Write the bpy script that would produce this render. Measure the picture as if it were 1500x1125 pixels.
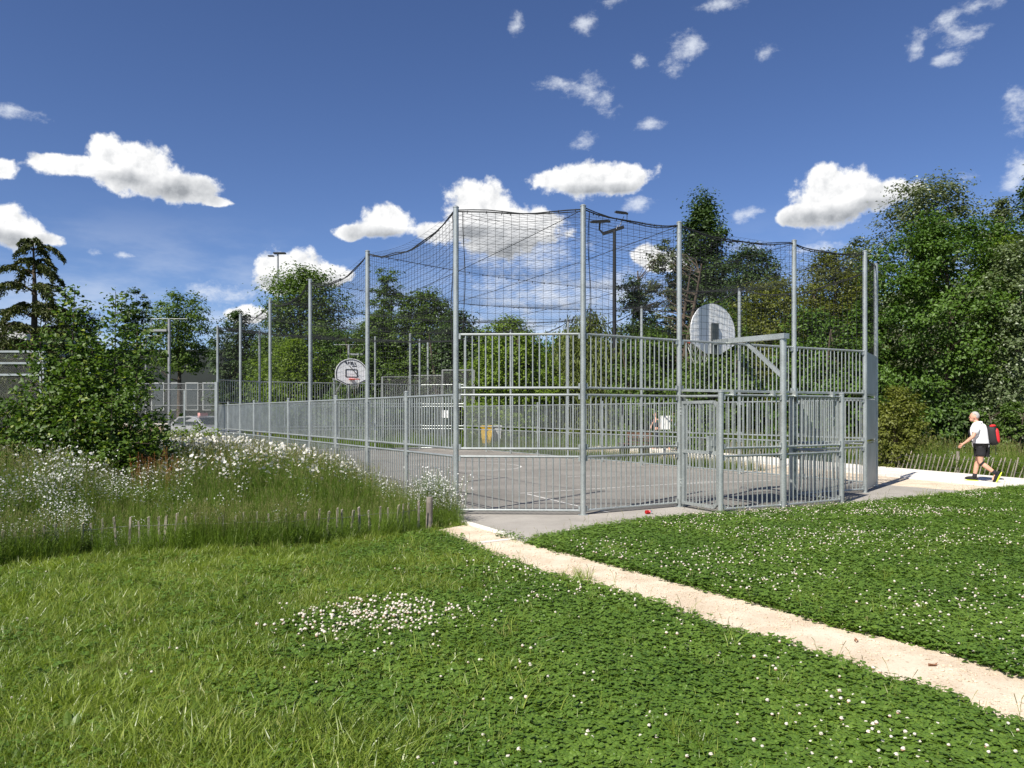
import bpy, bmesh, math, random
import numpy as np
from mathutils import Vector, Matrix
for _o in list(bpy.data.objects):
    bpy.data.objects.remove(_o)
scene = bpy.context.scene
COL = scene.collection
R = math.radians
# ------------------------------------------------------------------ camera
CAM_H = 1.65
FPX = 1127.0          # focal length in pixels of a 1500 px wide picture
cam_d = bpy.data.cameras.new('camera')
cam = bpy.data.objects.new('camera', cam_d)
COL.objects.link(cam)
cam.location = (0, 0, CAM_H)
cam.rotation_euler = (R(90), 0, 0)
cam_d.sensor_width = 36.0
cam_d.lens = 36.0 * FPX / 1500.0
cam_d.shift_y = (605 - 562.5) / 1500.0      # the photograph keeps its verticals parallel
cam_d.clip_start = 0.05
cam_d.clip_end = 3000
scene.camera = cam
# ------------------------------------------------------------------ light
SUN_EL = 47.0
SHADOW = Vector((0.61, 0.79))               # direction in which shadows fall
sun_d = bpy.data.lights.new('sun', 'SUN')
sun_d.energy = 5.0
sun_d.angle = R(0.53)
sun_d.color = (1.0, 0.945, 0.85)
sun = bpy.data.objects.new('sun', sun_d)
COL.objects.link(sun)
sun.location = (-20, -25, 40)
_ld = Vector((SHADOW.x * math.cos(R(SUN_EL)), SHADOW.y * math.cos(R(SUN_EL)), -math.sin(R(SUN_EL))))
sun.rotation_euler = _ld.to_track_quat('-Z', 'Y').to_euler()
scene.view_settings.view_transform = 'Standard'
scene.view_settings.look = 'None'
scene.view_settings.exposure = 0.70
scene.view_settings.gamma = 1.0
scene.view_settings.use_curve_mapping = False
scene.cycles.max_bounces = 6
scene.cycles.diffuse_bounces = 2
scene.cycles.glossy_bounces = 2
scene.cycles.transmission_bounces = 3
scene.cycles.transparent_max_bounces = 6
scene.cycles.sample_clamp_indirect = 4.0

def node(nt, typ, **kw):
    n = nt.nodes.new(typ)
    for k, v in kw.items():
        setattr(n, k, v)
    return n

def sset(nt, sock, v):
    if hasattr(v, 'is_linked') or hasattr(v, 'links'):
        nt.links.new(v, sock)
    else:
        sock.default_value = v

def math_n(nt, op, a, b=0.0, c=None, clamp=False):
    n = node(nt, 'ShaderNodeMath', operation=op, use_clamp=clamp)
    sset(nt, n.inputs[0], a); sset(nt, n.inputs[1], b)
    if c is not None: sset(nt, n.inputs[2], c)
    return n.outputs[0]

def vmath(nt, op, a, b=(0, 0, 0)):
    n = node(nt, 'ShaderNodeVectorMath', operation=op)
    sset(nt, n.inputs[0], a); sset(nt, n.inputs[1], b)
    return n

def noise_n(nt, vec, scale, detail=4.0, rough=0.5, dims='3D', dist=0.0):
    n = node(nt, 'ShaderNodeTexNoise', noise_dimensions=dims)
    if vec is not None: nt.links.new(vec, n.inputs['Vector'])
    n.inputs['Scale'].default_value = scale
    n.inputs['Detail'].default_value = detail
    n.inputs['Roughness'].default_value = rough
    n.inputs['Distortion'].default_value = dist
    return n

def maprange(nt, v, a, b, c, d, mode='SMOOTHSTEP'):
    n = node(nt, 'ShaderNodeMapRange', interpolation_type=mode)
    sset(nt, n.inputs[0], v)
    n.inputs[1].default_value = a; n.inputs[2].default_value = b
    n.inputs[3].default_value = c; n.inputs[4].default_value = d
    return n.outputs[0]

def mixc(nt, f, a, b, mode='MIX'):
    n = node(nt, 'ShaderNodeMix', data_type='RGBA', blend_type=mode)
    sset(nt, n.inputs['Factor'], f)
    sset(nt, n.inputs[6], a); sset(nt, n.inputs[7], b)
    return n.outputs[2]

# ------------------------------------------------------------------ sky with fair-weather clouds
def build_world():
    w = bpy.data.worlds.new('World'); scene.world = w
    w.use_nodes = True
    nt = w.node_tree; nt.nodes.clear()
    out = node(nt, 'ShaderNodeOutputWorld')
    sky = node(nt, 'ShaderNodeTexSky', sky_type='NISHITA', sun_disc=False)
    sky.sun_elevation = R(SUN_EL)
    sky.sun_rotation = math.atan2(-SHADOW.x, -SHADOW.y)
    sky.altitude = 300; sky.air_density = 0.7; sky.dust_density = 0.3; sky.ozone_density = 2.5
    bg = node(nt, 'ShaderNodeBackground'); bg.inputs[1].default_value = 0.079
    hs = node(nt, 'ShaderNodeHueSaturation'); hs.inputs['Saturation'].default_value = 1.12; hs.inputs['Hue'].default_value = 0.51
    nt.links.new(sky.outputs[0], hs.inputs['Color']); nt.links.new(hs.outputs[0], bg.inputs[0])
    nt.links.new(bg.outputs[0], out.inputs[0])
build_world()

# ------------------------------------------------------------------ clouds: a dome far outside the scene, clear where the sky is clear
def build_sky_dome():
    def sky_pt(px, py, rx, ry):
        a = math.atan((px - 750) / FPX)
        e = math.atan((605 - py) / FPX * math.cos(a))
        return a, e, rx / FPX * math.cos(a) ** 2, ry / FPX * math.cos(a)
    CU = [(160,224,36,32),(200,246,72,36),(90,240,62,17),(262,274,68,24),(318,295,36,8),(2,246,24,18),
          (20,332,44,34),(66,350,30,10), (566,322,38,27),(512,341,34,11),(540,336,30,13),
          (430,396,58,34),(402,412,34,22),(486,404,32,18),(362,460,34,14),
          (702,306,54,44),(735,338,92,40),(640,340,32,18),(800,322,34,14),
          (870,262,84,25),(915,264,40,20),(812,262,36,13),
          (1222,288,66,44),(1214,262,30,28),(1292,284,56,20),(1172,314,40,16),
          (975,384,40,16),(948,372,24,16)]
    WI = [(820,122,40,12),(856,130,34,20),(890,148,22,20),(1008,67,34,19),(984,102,20,12),(858,33,19,16),(757,33,12,17),
          (937,88,14,11),(1120,77,22,13),(950,181,27,10),(857,208,25,14),(1412,50,48,13),(1385,30,24,14),(1342,66,20,22),
          (1382,86,30,12),(1430,8,46,13),(1060,3,40,10),(20,162,56,12),(180,373,24,7),(140,368,14,7),(1415,255,26,8),(1085,320,18,11),
          (932,298,34,12),(1095,312,30,10),(1200,362,60,10),(900,2,30,8),
          (770,372,110,40),(800,430,150,50),(760,478,130,30),(900,430,90,50),(1090,360,50,12),(640,460,90,26),(330,430,60,22),(1492,158,30,34),(1480,140,16,16),(1494,246,30,30),(1480,268,24,16)]
    SH = [(262,278,70,20),(190,262,40,12),(20,352,50,14),(555,345,50,12),(745,362,95,24),(700,340,50,12),(430,418,60,12),(880,278,70,10),(1215,318,90,16),(1290,300,50,14)]  # grey cloud bottoms: shade painted into the emission colour
    cu = [sky_pt(*c) for c in CU]; wi = [sky_pt(*c) for c in WI]; shd = [sky_pt(*c) for c in SH]
    rnd = random.Random(5)
    sun_az = math.atan2(-SHADOW.x, -SHADOW.y)
    for k in range(26):                      # the same weather goes on all round
        a = R(46) + k / 26 * R(268); e = R(rnd.uniform(7, 30)); q = rnd.uniform(0.04, 0.09)
        a = a if a < math.pi else a - 2 * math.pi
        cu.append((a, e, q * 1.5, q * 0.55)); shd.append((a, e - q * 0.3, q * 1.2, q * 0.3))
    for k in range(16):
        a = R(46) + k / 16 * R(268); e = R(rnd.uniform(20, 38)); q = rnd.uniform(0.02, 0.05)
        wi.append((a if a < math.pi else a - 2 * math.pi, e, q * 1.4, q * 0.6))
    azs = np.concatenate([np.arange(-180, -40, 2.0), np.arange(-40, 40, 0.4), np.arange(40, 180, 2.0)])
    els = np.concatenate([np.arange(-2, 31, 0.4), np.arange(31, 89, 2.0)])
    A, E = np.meshgrid(np.radians(azs), np.radians(els))
    def field(lst, k=0.2):
        acc = None
        for (a, e, ra, re) in lst:
            da = (A - a + math.pi) % (2 * math.pi) - math.pi
            ln = np.sqrt((da / ra) ** 2 + ((E - e) / re) ** 2)
            if acc is None: acc = ln
            else:
                h = np.clip(0.5 + 0.5 * (ln - acc) / k, 0, 1)
                acc = ln * (1 - h) + acc * h - k * h * (1 - h)
        return np.clip(1 - acc, -4, 1)
    Rd = 2200.0
    co = np.stack([np.sin(A) * np.cos(E), np.cos(A) * np.cos(E), np.sin(E)], -1).reshape(-1, 3) * Rd
    na, ne = len(azs), len(els)
    idx = np.arange(na * ne).reshape(ne, na); nx = np.roll(idx, -1, axis=1)
    F = np.stack([idx[:-1], idx[1:], nx[1:], nx[:-1]], -1).reshape(-1, 4)
    top = len(co); co = np.vstack([co, [[0, 0, Rd]]])
    faces = F.tolist() + [[int(idx[-1, i]), top, int(nx[-1, i])] for i in range(na)]
    me = bpy.data.meshes.new('sky'); me.from_pydata(co.tolist(), [], faces)
    for nm, f in (('fc', field(cu, 0.2)), ('fw', field(wi, 0.1)), ('fs', field(shd, 0.3))):
        at = me.attributes.new(nm, 'FLOAT', 'POINT')
        at.data.foreach_set('value', np.append(f.reshape(-1), -4.0).astype(np.float32))
    me.polygons.foreach_set('use_smooth', [True] * len(me.polygons))
    m = bpy.data.materials.new('sky_clouds'); m.use_nodes = True
    nt = m.node_tree; nt.nodes.clear()
    out = node(nt, 'ShaderNodeOutputMaterial')
    geo = node(nt, 'ShaderNodeNewGeometry')
    D = vmath(nt, 'SCALE', geo.outputs['Position']); D.inputs['Scale'].default_value = 1.0 / Rd
    D = D.outputs[0]
    def attr(nm): return node(nt, 'ShaderNodeAttribute', attribute_name=nm).outputs['Fac']
    def fbm(vec, scale, det, ro): return noise_n(nt, vec, scale, det, ro).outputs[0]
    fb = fbm(D, 38.0, 7.0, 0.60)
    fb2 = fbm(vmath(nt, 'ADD', D, (-0.006, 0.0, 0.009)).outputs[0], 38.0, 5.0, 0.55)
    fw = fbm(vmath(nt, 'MULTIPLY', D, (1.0, 1.0, 1.5)).outputs[0], 42.0, 6.0, 0.68)
    fbc = math_n(nt, 'SUBTRACT', fb, 0.5); fwc = math_n(nt, 'SUBTRACT', fw, 0.53)
    relief = math_n(nt, 'MULTIPLY', math_n(nt, 'SUBTRACT', fb, fb2), 1.05)  # noise offset towards the sun: lit and shaded billows painted into the cloud colour
    vn = fbm(vmath(nt, 'MULTIPLY', D, (1.0, 1.0, 3.2)).outputs[0], 6.0, 5.0, 0.6)
    sep = node(nt, 'ShaderNodeSeparateXYZ'); nt.links.new(D, sep.inputs[0])
    z = sep.outputs[2]
    veil = math_n(nt, 'MULTIPLY', maprange(nt, vn, 0.40, 0.72, 0.0, 0.8), maprange(nt, z, 0.03, 0.26, 1.0, 0.0))
    dc = maprange(nt, math_n(nt, 'MULTIPLY_ADD', fbc, 1.45, attr('fc')), -0.06, 0.26, 0.0, 1.0)
    dw = maprange(nt, math_n(nt, 'MULTIPLY_ADD', fwc, 2.6, attr('fw')), -0.1, 1.2, 0.0, 0.78)
    dw = math_n(nt, 'MAXIMUM', dw, veil)
    sh = maprange(nt, math_n(nt, 'MULTIPLY_ADD', fbc, 1.5, attr('fs')), -0.5, 0.9, 0.0, 1.0)
    lum = math_n(nt, 'ADD', math_n(nt, 'MULTIPLY_ADD', sh, -0.52, 0.98), relief)
    lum = math_n(nt, 'MINIMUM', math_n(nt, 'MAXIMUM', lum, 0.38), 1.0)
    cc = node(nt, 'ShaderNodeCombineColor')
    nt.links.new(math_n(nt, 'POWER', lum, 1.10), cc.inputs[0]); nt.links.new(math_n(nt, 'POWER', lum, 1.04), cc.inputs[1])
    nt.links.new(math_n(nt, 'POWER', lum, 0.96), cc.inputs[2])
    cm = mixc(nt, dc, (0.84, 0.89, 0.97, 1), cc.outputs[0])
    dens = math_n(nt, 'MAXIMUM', dc, dw)
    em = node(nt, 'ShaderNodeEmission'); em.inputs[1].default_value = 0.64; nt.links.new(cm, em.inputs[0])
    tr = node(nt, 'ShaderNodeBsdfTransparent')
    ms = node(nt, 'ShaderNodeMixShader')
    nt.links.new(dens, ms.inputs[0]); nt.links.new(tr.outputs[0], ms.inputs[1]); nt.links.new(em.outputs[0], ms.inputs[2])
    nt.links.new(ms.outputs[0], out.inputs[0])
    m.cycles.emission_sampling = 'NONE'
    me.materials.append(m)
    o = bpy.data.objects.new('sky', me); COL.objects.link(o)
    o['kind'] = 'structure'
build_sky_dome()
# ------------------------------------------------------------------ helpers
def gp(px, py, z=0.0):
    """world point on the plane z seen at pixel (px, py) of the 1500 px photograph (used once, to survey the site)"""
    Y = FPX * (CAM_H - z) / (py - 605.0)
    return Vector(((px - 750) / FPX * Y, Y, z))

def at(px, Y, py=None):
    z = 0.0 if py is None else CAM_H + (605.0 - py) / FPX * Y
    return Vector(((px - 750) / FPX * Y, Y, z))

def tag(o, label=None, cat=None, group=None, kind=None):
    if label: o['label'] = label
    if cat: o['category'] = cat
    if group: o['group'] = group
    if kind: o['kind'] = kind
    return o

def empty(name, loc=(0, 0, 0), rz=0.0):
    o = bpy.data.objects.new(name, None); COL.objects.link(o)
    o.empty_display_size = 0.2
    o.location = loc; o.rotation_euler = (0, 0, rz)
    return o

def thing(name, label, cat, loc=(0, 0, 0), rz=0.0, group=None):
    return tag(empty(name, loc, rz), label, cat, group)

def link_mesh(name, me, parent=None, kind=None):
    o = bpy.data.objects.new(name, me); COL.objects.link(o)
    if parent is not None: o.parent = parent
    if kind: o['kind'] = kind
    return o

class MB:
    """collects shapes, builds ONE mesh object"""
    def __init__(s): s.v, s.f, s.m = [], [], []
    def add(s, vs, fs, mi=0):
        b = len(s.v); s.v += [tuple(p) for p in vs]
        s.f += [tuple(i + b for i in q) for q in fs]; s.m += [mi] * len(fs)
    def box(s, c, size, rot=None, mi=0):
        hx, hy, hz = [q / 2 for q in size]
        vs = [Vector((x, y, z)) for x in (-hx, hx) for y in (-hy, hy) for z in (-hz, hz)]
        if rot is not None: vs = [rot @ p for p in vs]
        c = Vector(c); vs = [p + c for p in vs]
        s.add(vs, [(0, 1, 3, 2), (4, 6, 7, 5), (0, 4, 5, 1), (2, 3, 7, 6), (0, 2, 6, 4), (1, 5, 7, 3)], mi)
    def beam(s, p0, p1, w, h, mi=0, up=Vector((0, 0, 1))):
        p0, p1 = Vector(p0), Vector(p1); d = (p1 - p0).normalized()
        x = d.cross(up)
        if x.length < 1e-4: x = d.cross(Vector((1, 0, 0)))
        x.normalize(); y = x.cross(d).normalized()
        vs = []
        for p in (p0, p1):
            for a, b in ((-1, -1), (1, -1), (1, 1), (-1, 1)):
                vs.append(p + x * (a * w / 2) + y * (b * h / 2))
        s.add(vs, [(3, 2, 1, 0), (4, 5, 6, 7), (0, 1, 5, 4), (1, 2, 6, 5), (2, 3, 7, 6), (3, 0, 4, 7)], mi)
    def tube(s, pts, rad, n=10, cap=True, mi=0):
        pts = [Vector(p) for p in pts]
        if not isinstance(rad, (list, tuple)): rad = [rad] * len(pts)
        vs, fs = [], []; prev = None
        for i, p in enumerate(pts):
            if i == 0: d = pts[1] - p
            elif i == len(pts) - 1: d = p - pts[i - 1]
            else: d = (pts[i + 1] - p).normalized() + (p - pts[i - 1]).normalized()
            d.normalize()
            if prev is None:
                x = d.cross(Vector((0, 0, 1)))
                if x.length < 1e-3: x = Vector((1, 0, 0))
            else: x = prev - d * prev.dot(d)
            x.normalize(); prev = x; y = d.cross(x)
            for k in range(n):
                a = 2 * math.pi * k / n
                vs.append(p + (x * math.cos(a) + y * math.sin(a)) * rad[i])
        for i in range(len(pts) - 1):
            for k in range(n):
                a, b = i * n + k, i * n + (k + 1) % n
                fs.append((a, b, b + n, a + n))
        if cap:
            fs.append(tuple(range(n - 1, -1, -1))); m = (len(pts) - 1) * n
            fs.append(tuple(m + k for k in range(n)))
        s.add(vs, fs, mi)
    def prism(s, pts, z0, z1, mi=0):
        """polygon in xy (ccw) extruded from z0 to z1"""
        n = len(pts)
        vs = [(p[0], p[1], z0) for p in pts] + [(p[0], p[1], z1) for p in pts]
        fs = [tuple(range(n - 1, -1, -1)), tuple(range(n, 2 * n))]
        fs += [(i, (i + 1) % n, n + (i + 1) % n, n + i) for i in range(n)]
        s.add(vs, fs, mi)
    def mesh(s, name, mats, smooth=None):
        me = bpy.data.meshes.new(name); me.from_pydata(s.v, [], s.f)
        for m in (mats if isinstance(mats, (list, tuple)) else [mats]): me.materials.append(m)
        if any(s.m): me.polygons.foreach_set('material_index', s.m)
        if smooth is not None:
            me.polygons.foreach_set('use_smooth', [True] * len(me.polygons))
            try: me.set_sharp_from_angle(angle=R(smooth))
            except Exception: pass
        me.update()
        return me
    def build(s, name, mats, parent=None, smooth=None, kind=None):
        return link_mesh(name, s.mesh(name, mats, smooth), parent, kind)

def np_mesh(name, co, faces, mat, smooth=False):
    """co (n,3), faces (m,k) numpy -> mesh, fast"""
    co = np.asarray(co, np.float32); faces = np.asarray(faces, np.int32)
    me = bpy.data.meshes.new(name)
    k = faces.shape[1]
    me.vertices.add(len(co)); me.vertices.foreach_set('co', co.reshape(-1))
    me.loops.add(faces.size); me.loops.foreach_set('vertex_index', faces.reshape(-1))
    me.polygons.add(len(faces))
    me.polygons.foreach_set('loop_start', np.arange(0, faces.size, k, dtype=np.int32))
    me.polygons.foreach_set('loop_total', np.full(len(faces), k, np.int32))
    if smooth: me.polygons.foreach_set('use_smooth', np.ones(len(faces), bool))
    for m in (mat if isinstance(mat, (list, tuple)) else [mat]): me.materials.append(m)
    me.update(calc_edges=True)
    return me

def seg_mesh(name, A, B, r, mat):
    """many thin three-sided cords from A[i] to B[i]"""
    A = np.asarray(A, float); B = np.asarray(B, float); n = len(A)
    d = B - A; d /= np.maximum(np.linalg.norm(d, axis=1, keepdims=True), 1e-9)
    ref = np.where(np.abs(d[:, 2:3]) > 0.9, np.array([[1.0, 0, 0]]), np.array([[0, 0, 1.0]]))
    x = np.cross(d, ref); x /= np.linalg.norm(x, axis=1, keepdims=True); y = np.cross(d, x)
    ring = []
    for k in range(3):
        a = 2 * math.pi * k / 3 + 0.5
        ring.append((x * math.cos(a) + y * math.sin(a)) * r)
    co = np.stack([A + q for q in ring] + [B + q for q in ring], 1).reshape(-1, 3)
    b = (np.arange(n) * 6)[:, None]
    F = np.concatenate([b + np.array([[0, 1, 4, 3]]), b + np.array([[1, 2, 5, 4]]), b + np.array([[2, 0, 3, 5]])], 0)
    return np_mesh(name, co, F, mat)

# ------------------------------------------------------------------ materials
MATS = {}
def mat(name, col, rough=0.6, metal=0.0, spec=0.4, var=0.12, vscale=6.0, bump=0.0, bscale=60.0, col2=None, coat=0.0):
    if name in MATS: return MATS[name]
    m = bpy.data.materials.new(name); m.use_nodes = True
    nt = m.node_tree; bs = nt.nodes['Principled BSDF']
    tc = node(nt, 'ShaderNodeTexCoord'); oi = node(nt, 'ShaderNodeObjectInfo')
    off = vmath(nt, 'ADD', tc.outputs['Object'], oi.outputs['Location']).outputs[0]
    n = noise_n(nt, off, vscale, 5.0, 0.6)
    c0 = tuple(max(0, q * (1 - var)) for q in col); c1 = tuple(min(1, q * (1 + var)) for q in (col2 or col))
    nt.links.new(mixc(nt, maprange(nt, n.outputs[0], 0.3, 0.7, 0, 1), (*c0, 1), (*c1, 1)), bs.inputs['Base Color'])
    bs.inputs['Roughness'].default_value = rough; bs.inputs['Metallic'].default_value = metal
    bs.inputs['Specular IOR Level'].default_value = spec
    if coat: bs.inputs['Coat Weight'].default_value = coat; bs.inputs['Coat Roughness'].default_value = 0.08
    if bump:
        b = node(nt, 'ShaderNodeBump'); b.inputs['Strength'].default_value = bump; b.inputs['Distance'].default_value = 0.01
        n2 = noise_n(nt, off, bscale, 4.0, 0.65)
        nt.links.new(n2.outputs[0], b.inputs['Height']); nt.links.new(b.outputs[0], bs.inputs['Normal'])
    MATS[name] = m
    return m

def galv():
    if 'galvanised_steel' in MATS: return MATS['galvanised_steel']
    m = bpy.data.materials.new('galvanised_steel'); m.use_nodes = True
    nt = m.node_tree; bs = nt.nodes['Principled BSDF']
    geo = node(nt, 'ShaderNodeNewGeometry')
    n1 = noise_n(nt, geo.outputs['Position'], 2.2, 5.0, 0.65).outputs[0]
    vo = node(nt, 'ShaderNodeTexVoronoi'); vo.inputs['Scale'].default_value = 55.0
    nt.links.new(geo.outputs['Position'], vo.inputs['Vector'])
    vs = node(nt, 'ShaderNodeSeparateColor'); nt.links.new(vo.outputs['Color'], vs.inputs[0])
    f = math_n(nt, 'ADD', math_n(nt, 'MULTIPLY', maprange(nt, n1, 0.3, 0.7, 0, 1), 0.6), math_n(nt, 'MULTIPLY', vs.outputs[0], 0.4))
    col = mixc(nt, f, (0.25, 0.275, 0.272, 1), (0.48, 0.51, 0.50, 1))
    nt.links.new(col, bs.inputs['Base Color'])
    bs.inputs['Metallic'].default_value = 0.55
    nt.links.new(maprange(nt, f, 0, 1, 0.50, 0.32, 'LINEAR'), bs.inputs['Roughness'])
    MATS['galvanised_steel'] = m
    return m
GALV = galv()

def leaf_mat(name, dark, light, trans=0.30, tip=None, rough=0.5, spec=0.35, by_object=False):
    """leaf: colour differs from leaf to leaf, some light passes through"""
    m = bpy.data.materials.new(name); m.use_nodes = True
    nt = m.node_tree; nt.nodes.clear()
    out = node(nt, 'ShaderNodeOutputMaterial')
    geo = node(nt, 'ShaderNodeNewGeometry'); oi = node(nt, 'ShaderNodeObjectInfo')
    rnd = geo.outputs['Random Per Island']
    if by_object:
        rnd = math_n(nt, 'FRACT', math_n(nt, 'ADD', math_n(nt, 'MULTIPLY', rnd, 0.6), math_n(nt, 'MULTIPLY', oi.outputs['Random'], 0.4)))
    n = noise_n(nt, geo.outputs['Position'], 0.9, 3.0, 0.5).outputs[0]
    f = math_n(nt, 'ADD', math_n(nt, 'MULTIPLY', rnd, 0.55), math_n(nt, 'MULTIPLY', maprange(nt, n, 0.3, 0.7, 0, 1), 0.45))
    c = mixc(nt, f, (*dark, 1), (*light, 1))
    if tip is not None:
        c = mixc(nt, maprange(nt, rnd, 0.90, 0.96, 0, 1), c, (*tip, 1))
    bs = node(nt, 'ShaderNodeBsdfPrincipled')
    nt.links.new(c, bs.inputs['Base Color']); bs.inputs['Roughness'].default_value = rough
    bs.inputs['Specular IOR Level'].default_value = spec
    tr = node(nt, 'ShaderNodeBsdfTranslucent')
    tcol = mixc(nt, 1.0, c, (1.25, 1.35, 0.55, 1), 'MULTIPLY'); nt.links.new(tcol, tr.inputs[0])
    ms = node(nt, 'ShaderNodeMixShader'); ms.inputs[0].default_value = trans
    nt.links.new(bs.outputs[0], ms.inputs[1]); nt.links.new(tr.outputs[0], ms.inputs[2])
    nt.links.new(ms.outputs[0], out.inputs[0])
    MATS[name] = m
    return m
# ------------------------------------------------------------------ survey of the site (metres)
V2 = lambda x, y: Vector((x, y, 0.0))
L = [V2(-0.915 - 2.085 * i, 12.56 + 3.416 * i) for i in range(6)]          # left side posts
Rr = [V2(8.23 - 2.07 * i, 17.40 + 3.44 * i) for i in range(6)]             # right side posts
P1, P2, P3, P4, P5 = V2(1.153, 12.47), V2(2.95, 13.57), V2(5.50, 15.0), V2(7.33, 15.98), Rr[0]
Q0, Q1, Q2 = V2(3.43, 12.64), V2(4.66, 13.22), V2(6.03, 14.08)             # goal alcove
F0, F1 = V2(-10.3, 31.4), V2(-4.2, 35.0)                                   # far end
UU = Vector((0.857, 0.515, 0)); VV = Vector((-0.515, 0.857, 0))
FA, FB = F0.lerp(F1, 0.30), F0.lerp(F1, 0.70)

def hsh(x, y):
    v = math.sin(x * 12.9898 + y * 78.233) * 43758.5453
    return v - math.floor(v)
def vnoise(x, y):
    xi, yi = math.floor(x), math.floor(y); fx, fy = x - xi, y - yi
    fx = fx * fx * (3 - 2 * fx); fy = fy * fy * (3 - 2 * fy)
    a = hsh(xi, yi) * (1 - fx) + hsh(xi + 1, yi) * fx
    b = hsh(xi, yi + 1) * (1 - fx) + hsh(xi + 1, yi + 1) * fx
    return a * (1 - fy) + b * fy
def fbm2(x, y):
    return 0.55 * vnoise(x, y) + 0.3 * vnoise(2.1 * x + 7, 2.1 * y + 3) + 0.15 * vnoise(4.3 * x + 1, 4.3 * y + 9)
def sstep(a, b, x):
    t = min(1, max(0, (x - a) / (b - a))); return t * t * (3 - 2 * t)
def inside(poly, x, y):
    r = False; n = len(poly); j = n - 1
    for i in range(n):
        xi, yi = poly[i][0], poly[i][1]; xj, yj = poly[j][0], poly[j][1]
        if (yi > y) != (yj > y) and x < (xj - xi) * (y - yi) / (yj - yi) + xi: r = not r
        j = i
    return r
def wall_dist(x, y):
    """distance to the left of the court's left side"""
    return -((x - L[0].x) * UU.x + (y - L[0].y) * UU.y)
PICK = [gp(-60, 838), gp(60, 822), gp(150, 812), gp(240, 806), gp(330, 803), gp(420, 800), gp(500, 792), gp(590, 782), gp(622, 778)]
def picket_y(x):
    p = PICK
    if x <= p[0].x: return p[0].y + (x - p[0].x) * 0.1
    for a, b in zip(p, p[1:]):
        if x <= b.x: return a.y + (b.y - a.y) * (x - a.x) / (b.x - a.x)
    return p[-1].y + (x - p[-1].x) * 1.2
def ground_z(x, y):
    z = -0.03 + 0.02 * (fbm2(x * 0.5, y * 0.5) - 0.5)
    w = sstep(0.4, 2.5, wall_dist(x, y)) * sstep(0.1, 2.6, y - picket_y(x)) * (1 - sstep(26, 32, y))
    z += 0.30 * w                                           # the wild-flower bank rises towards the left
    return z
# lawn edge in front of the pad, and the trodden path
EDGE = [gp(757, 797), gp(800, 788), gp(850, 779), gp(900, 771), gp(950, 764), gp(1000, 759), gp(1080, 753.5), gp(1150, 749), gp(1230, 742.5), gp(1300, 735), gp(1400, 724), gp(1460, 717.5), gp(1500, 714)]
PATH_UP = [gp(690, 768), gp(757, 792), gp(830, 811), gp(883, 824), gp(963, 845), gp(1070, 874), gp(1150, 893), gp(1237, 920), gp(1380, 952), gp(1500, 989), gp(1700, 1050)]
PATH_LO = [gp(638, 777), gp(698, 807), gp(749, 829), gp(801, 847), gp(868, 865), gp(921, 881), gp(988, 903), gp(1041, 926), gp(1148, 954), gp(1286, 1004), gp(1372, 1031), gp(1474, 1073), gp(1640, 1140)]
PATH_POLY = [tuple(p.xy) for p in PATH_UP] + [tuple(p.xy) for p in reversed(PATH_LO)]
walk_d = Vector((-0.325, 0.946, 0))
WN, WF = V2(9.75, 20.1), V2(11.45, 22.6)                                   # near and far edge of the slab walk
PAD = [gp(640, 757), gp(669, 764), gp(757, 790)] + EDGE[0:10] + [V2(7.6, 14.6), V2(9.6, 16.15), Rr[0] + UU * 0.45] + [Rr[5] + UU * 0.45 + VV * 3, L[5] + VV * 4.0 - UU * 0.3, L[5] - UU * 0.25, L[0] - UU * 0.25]
PAD_POLY = [tuple(p.xy) for p in PAD]
LAWN2 = [tuple(p.xy) for p in EDGE] + [(12.6, 16.0), (16, 12), (14, 5)] + [tuple(p.xy) for p in reversed(PATH_UP[1:])]

# ground materials
def ground_mat(name, cols, scale=3.0, fine=140.0, rough=0.95, bump=0.25, speck=None):
    m = bpy.data.materials.new(name); m.use_nodes = True
    nt = m.node_tree; bs = nt.nodes['Principled BSDF']
    geo = node(nt, 'ShaderNodeNewGeometry'); P = geo.outputs['Position']
    n1 = noise_n(nt, P, scale, 6.0, 0.62).outputs[0]; n2 = noise_n(nt, P, fine, 3.0, 0.7).outputs[0]
    c = mixc(nt, maprange(nt, n1, 0.32, 0.68, 0, 1), (*cols[0], 1), (*cols[1], 1))
    c = mixc(nt, maprange(nt, n2, 0.45, 0.75, 0, 0.55), c, (*cols[2], 1))
    if speck:
        n3 = noise_n(nt, P, fine * 0.35, 2.0, 0.5).outputs[0]
        c = mixc(nt, maprange(nt, n3, 0.62, 0.70, 0, 0.8), c, (*speck, 1))
    nt.links.new(c, bs.inputs['Base Color']); bs.inputs['Roughness'].default_value = rough
    bs.inputs['Specular IOR Level'].default_value = 0.2
    b = node(nt, 'ShaderNodeBump'); b.inputs['Strength'].default_value = bump; b.inputs['Distance'].default_value = 0.02
    nt.links.new(n2, b.inputs['Height']); nt.links.new(b.outputs[0], bs.inputs['Normal'])
    MATS[name] = m
    return m
M_SOIL = ground_mat('lawn_soil', [(0.030, 0.042, 0.014), (0.060, 0.085, 0.024), (0.085, 0.10, 0.04)], 1.2, 60)
M_ASPH = ground_mat('worn_asphalt', [(0.175, 0.165, 0.150), (0.250, 0.236, 0.215), (0.34, 0.322, 0.295)], 0.55, 170, 0.9, 0.35, (0.13, 0.125, 0.12))
M_SAND = ground_mat('sandy_gravel', [(0.50, 0.405, 0.295), (0.66, 0.565, 0.44), (0.80, 0.72, 0.60)], 2.2, 110, 0.95, 0.5, (0.33, 0.25, 0.17))
M_CONC = ground_mat('pale_concrete', [(0.62, 0.58, 0.52), (0.72, 0.68, 0.62), (0.80, 0.77, 0.72)], 1.0, 160, 0.9, 0.15)
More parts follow.
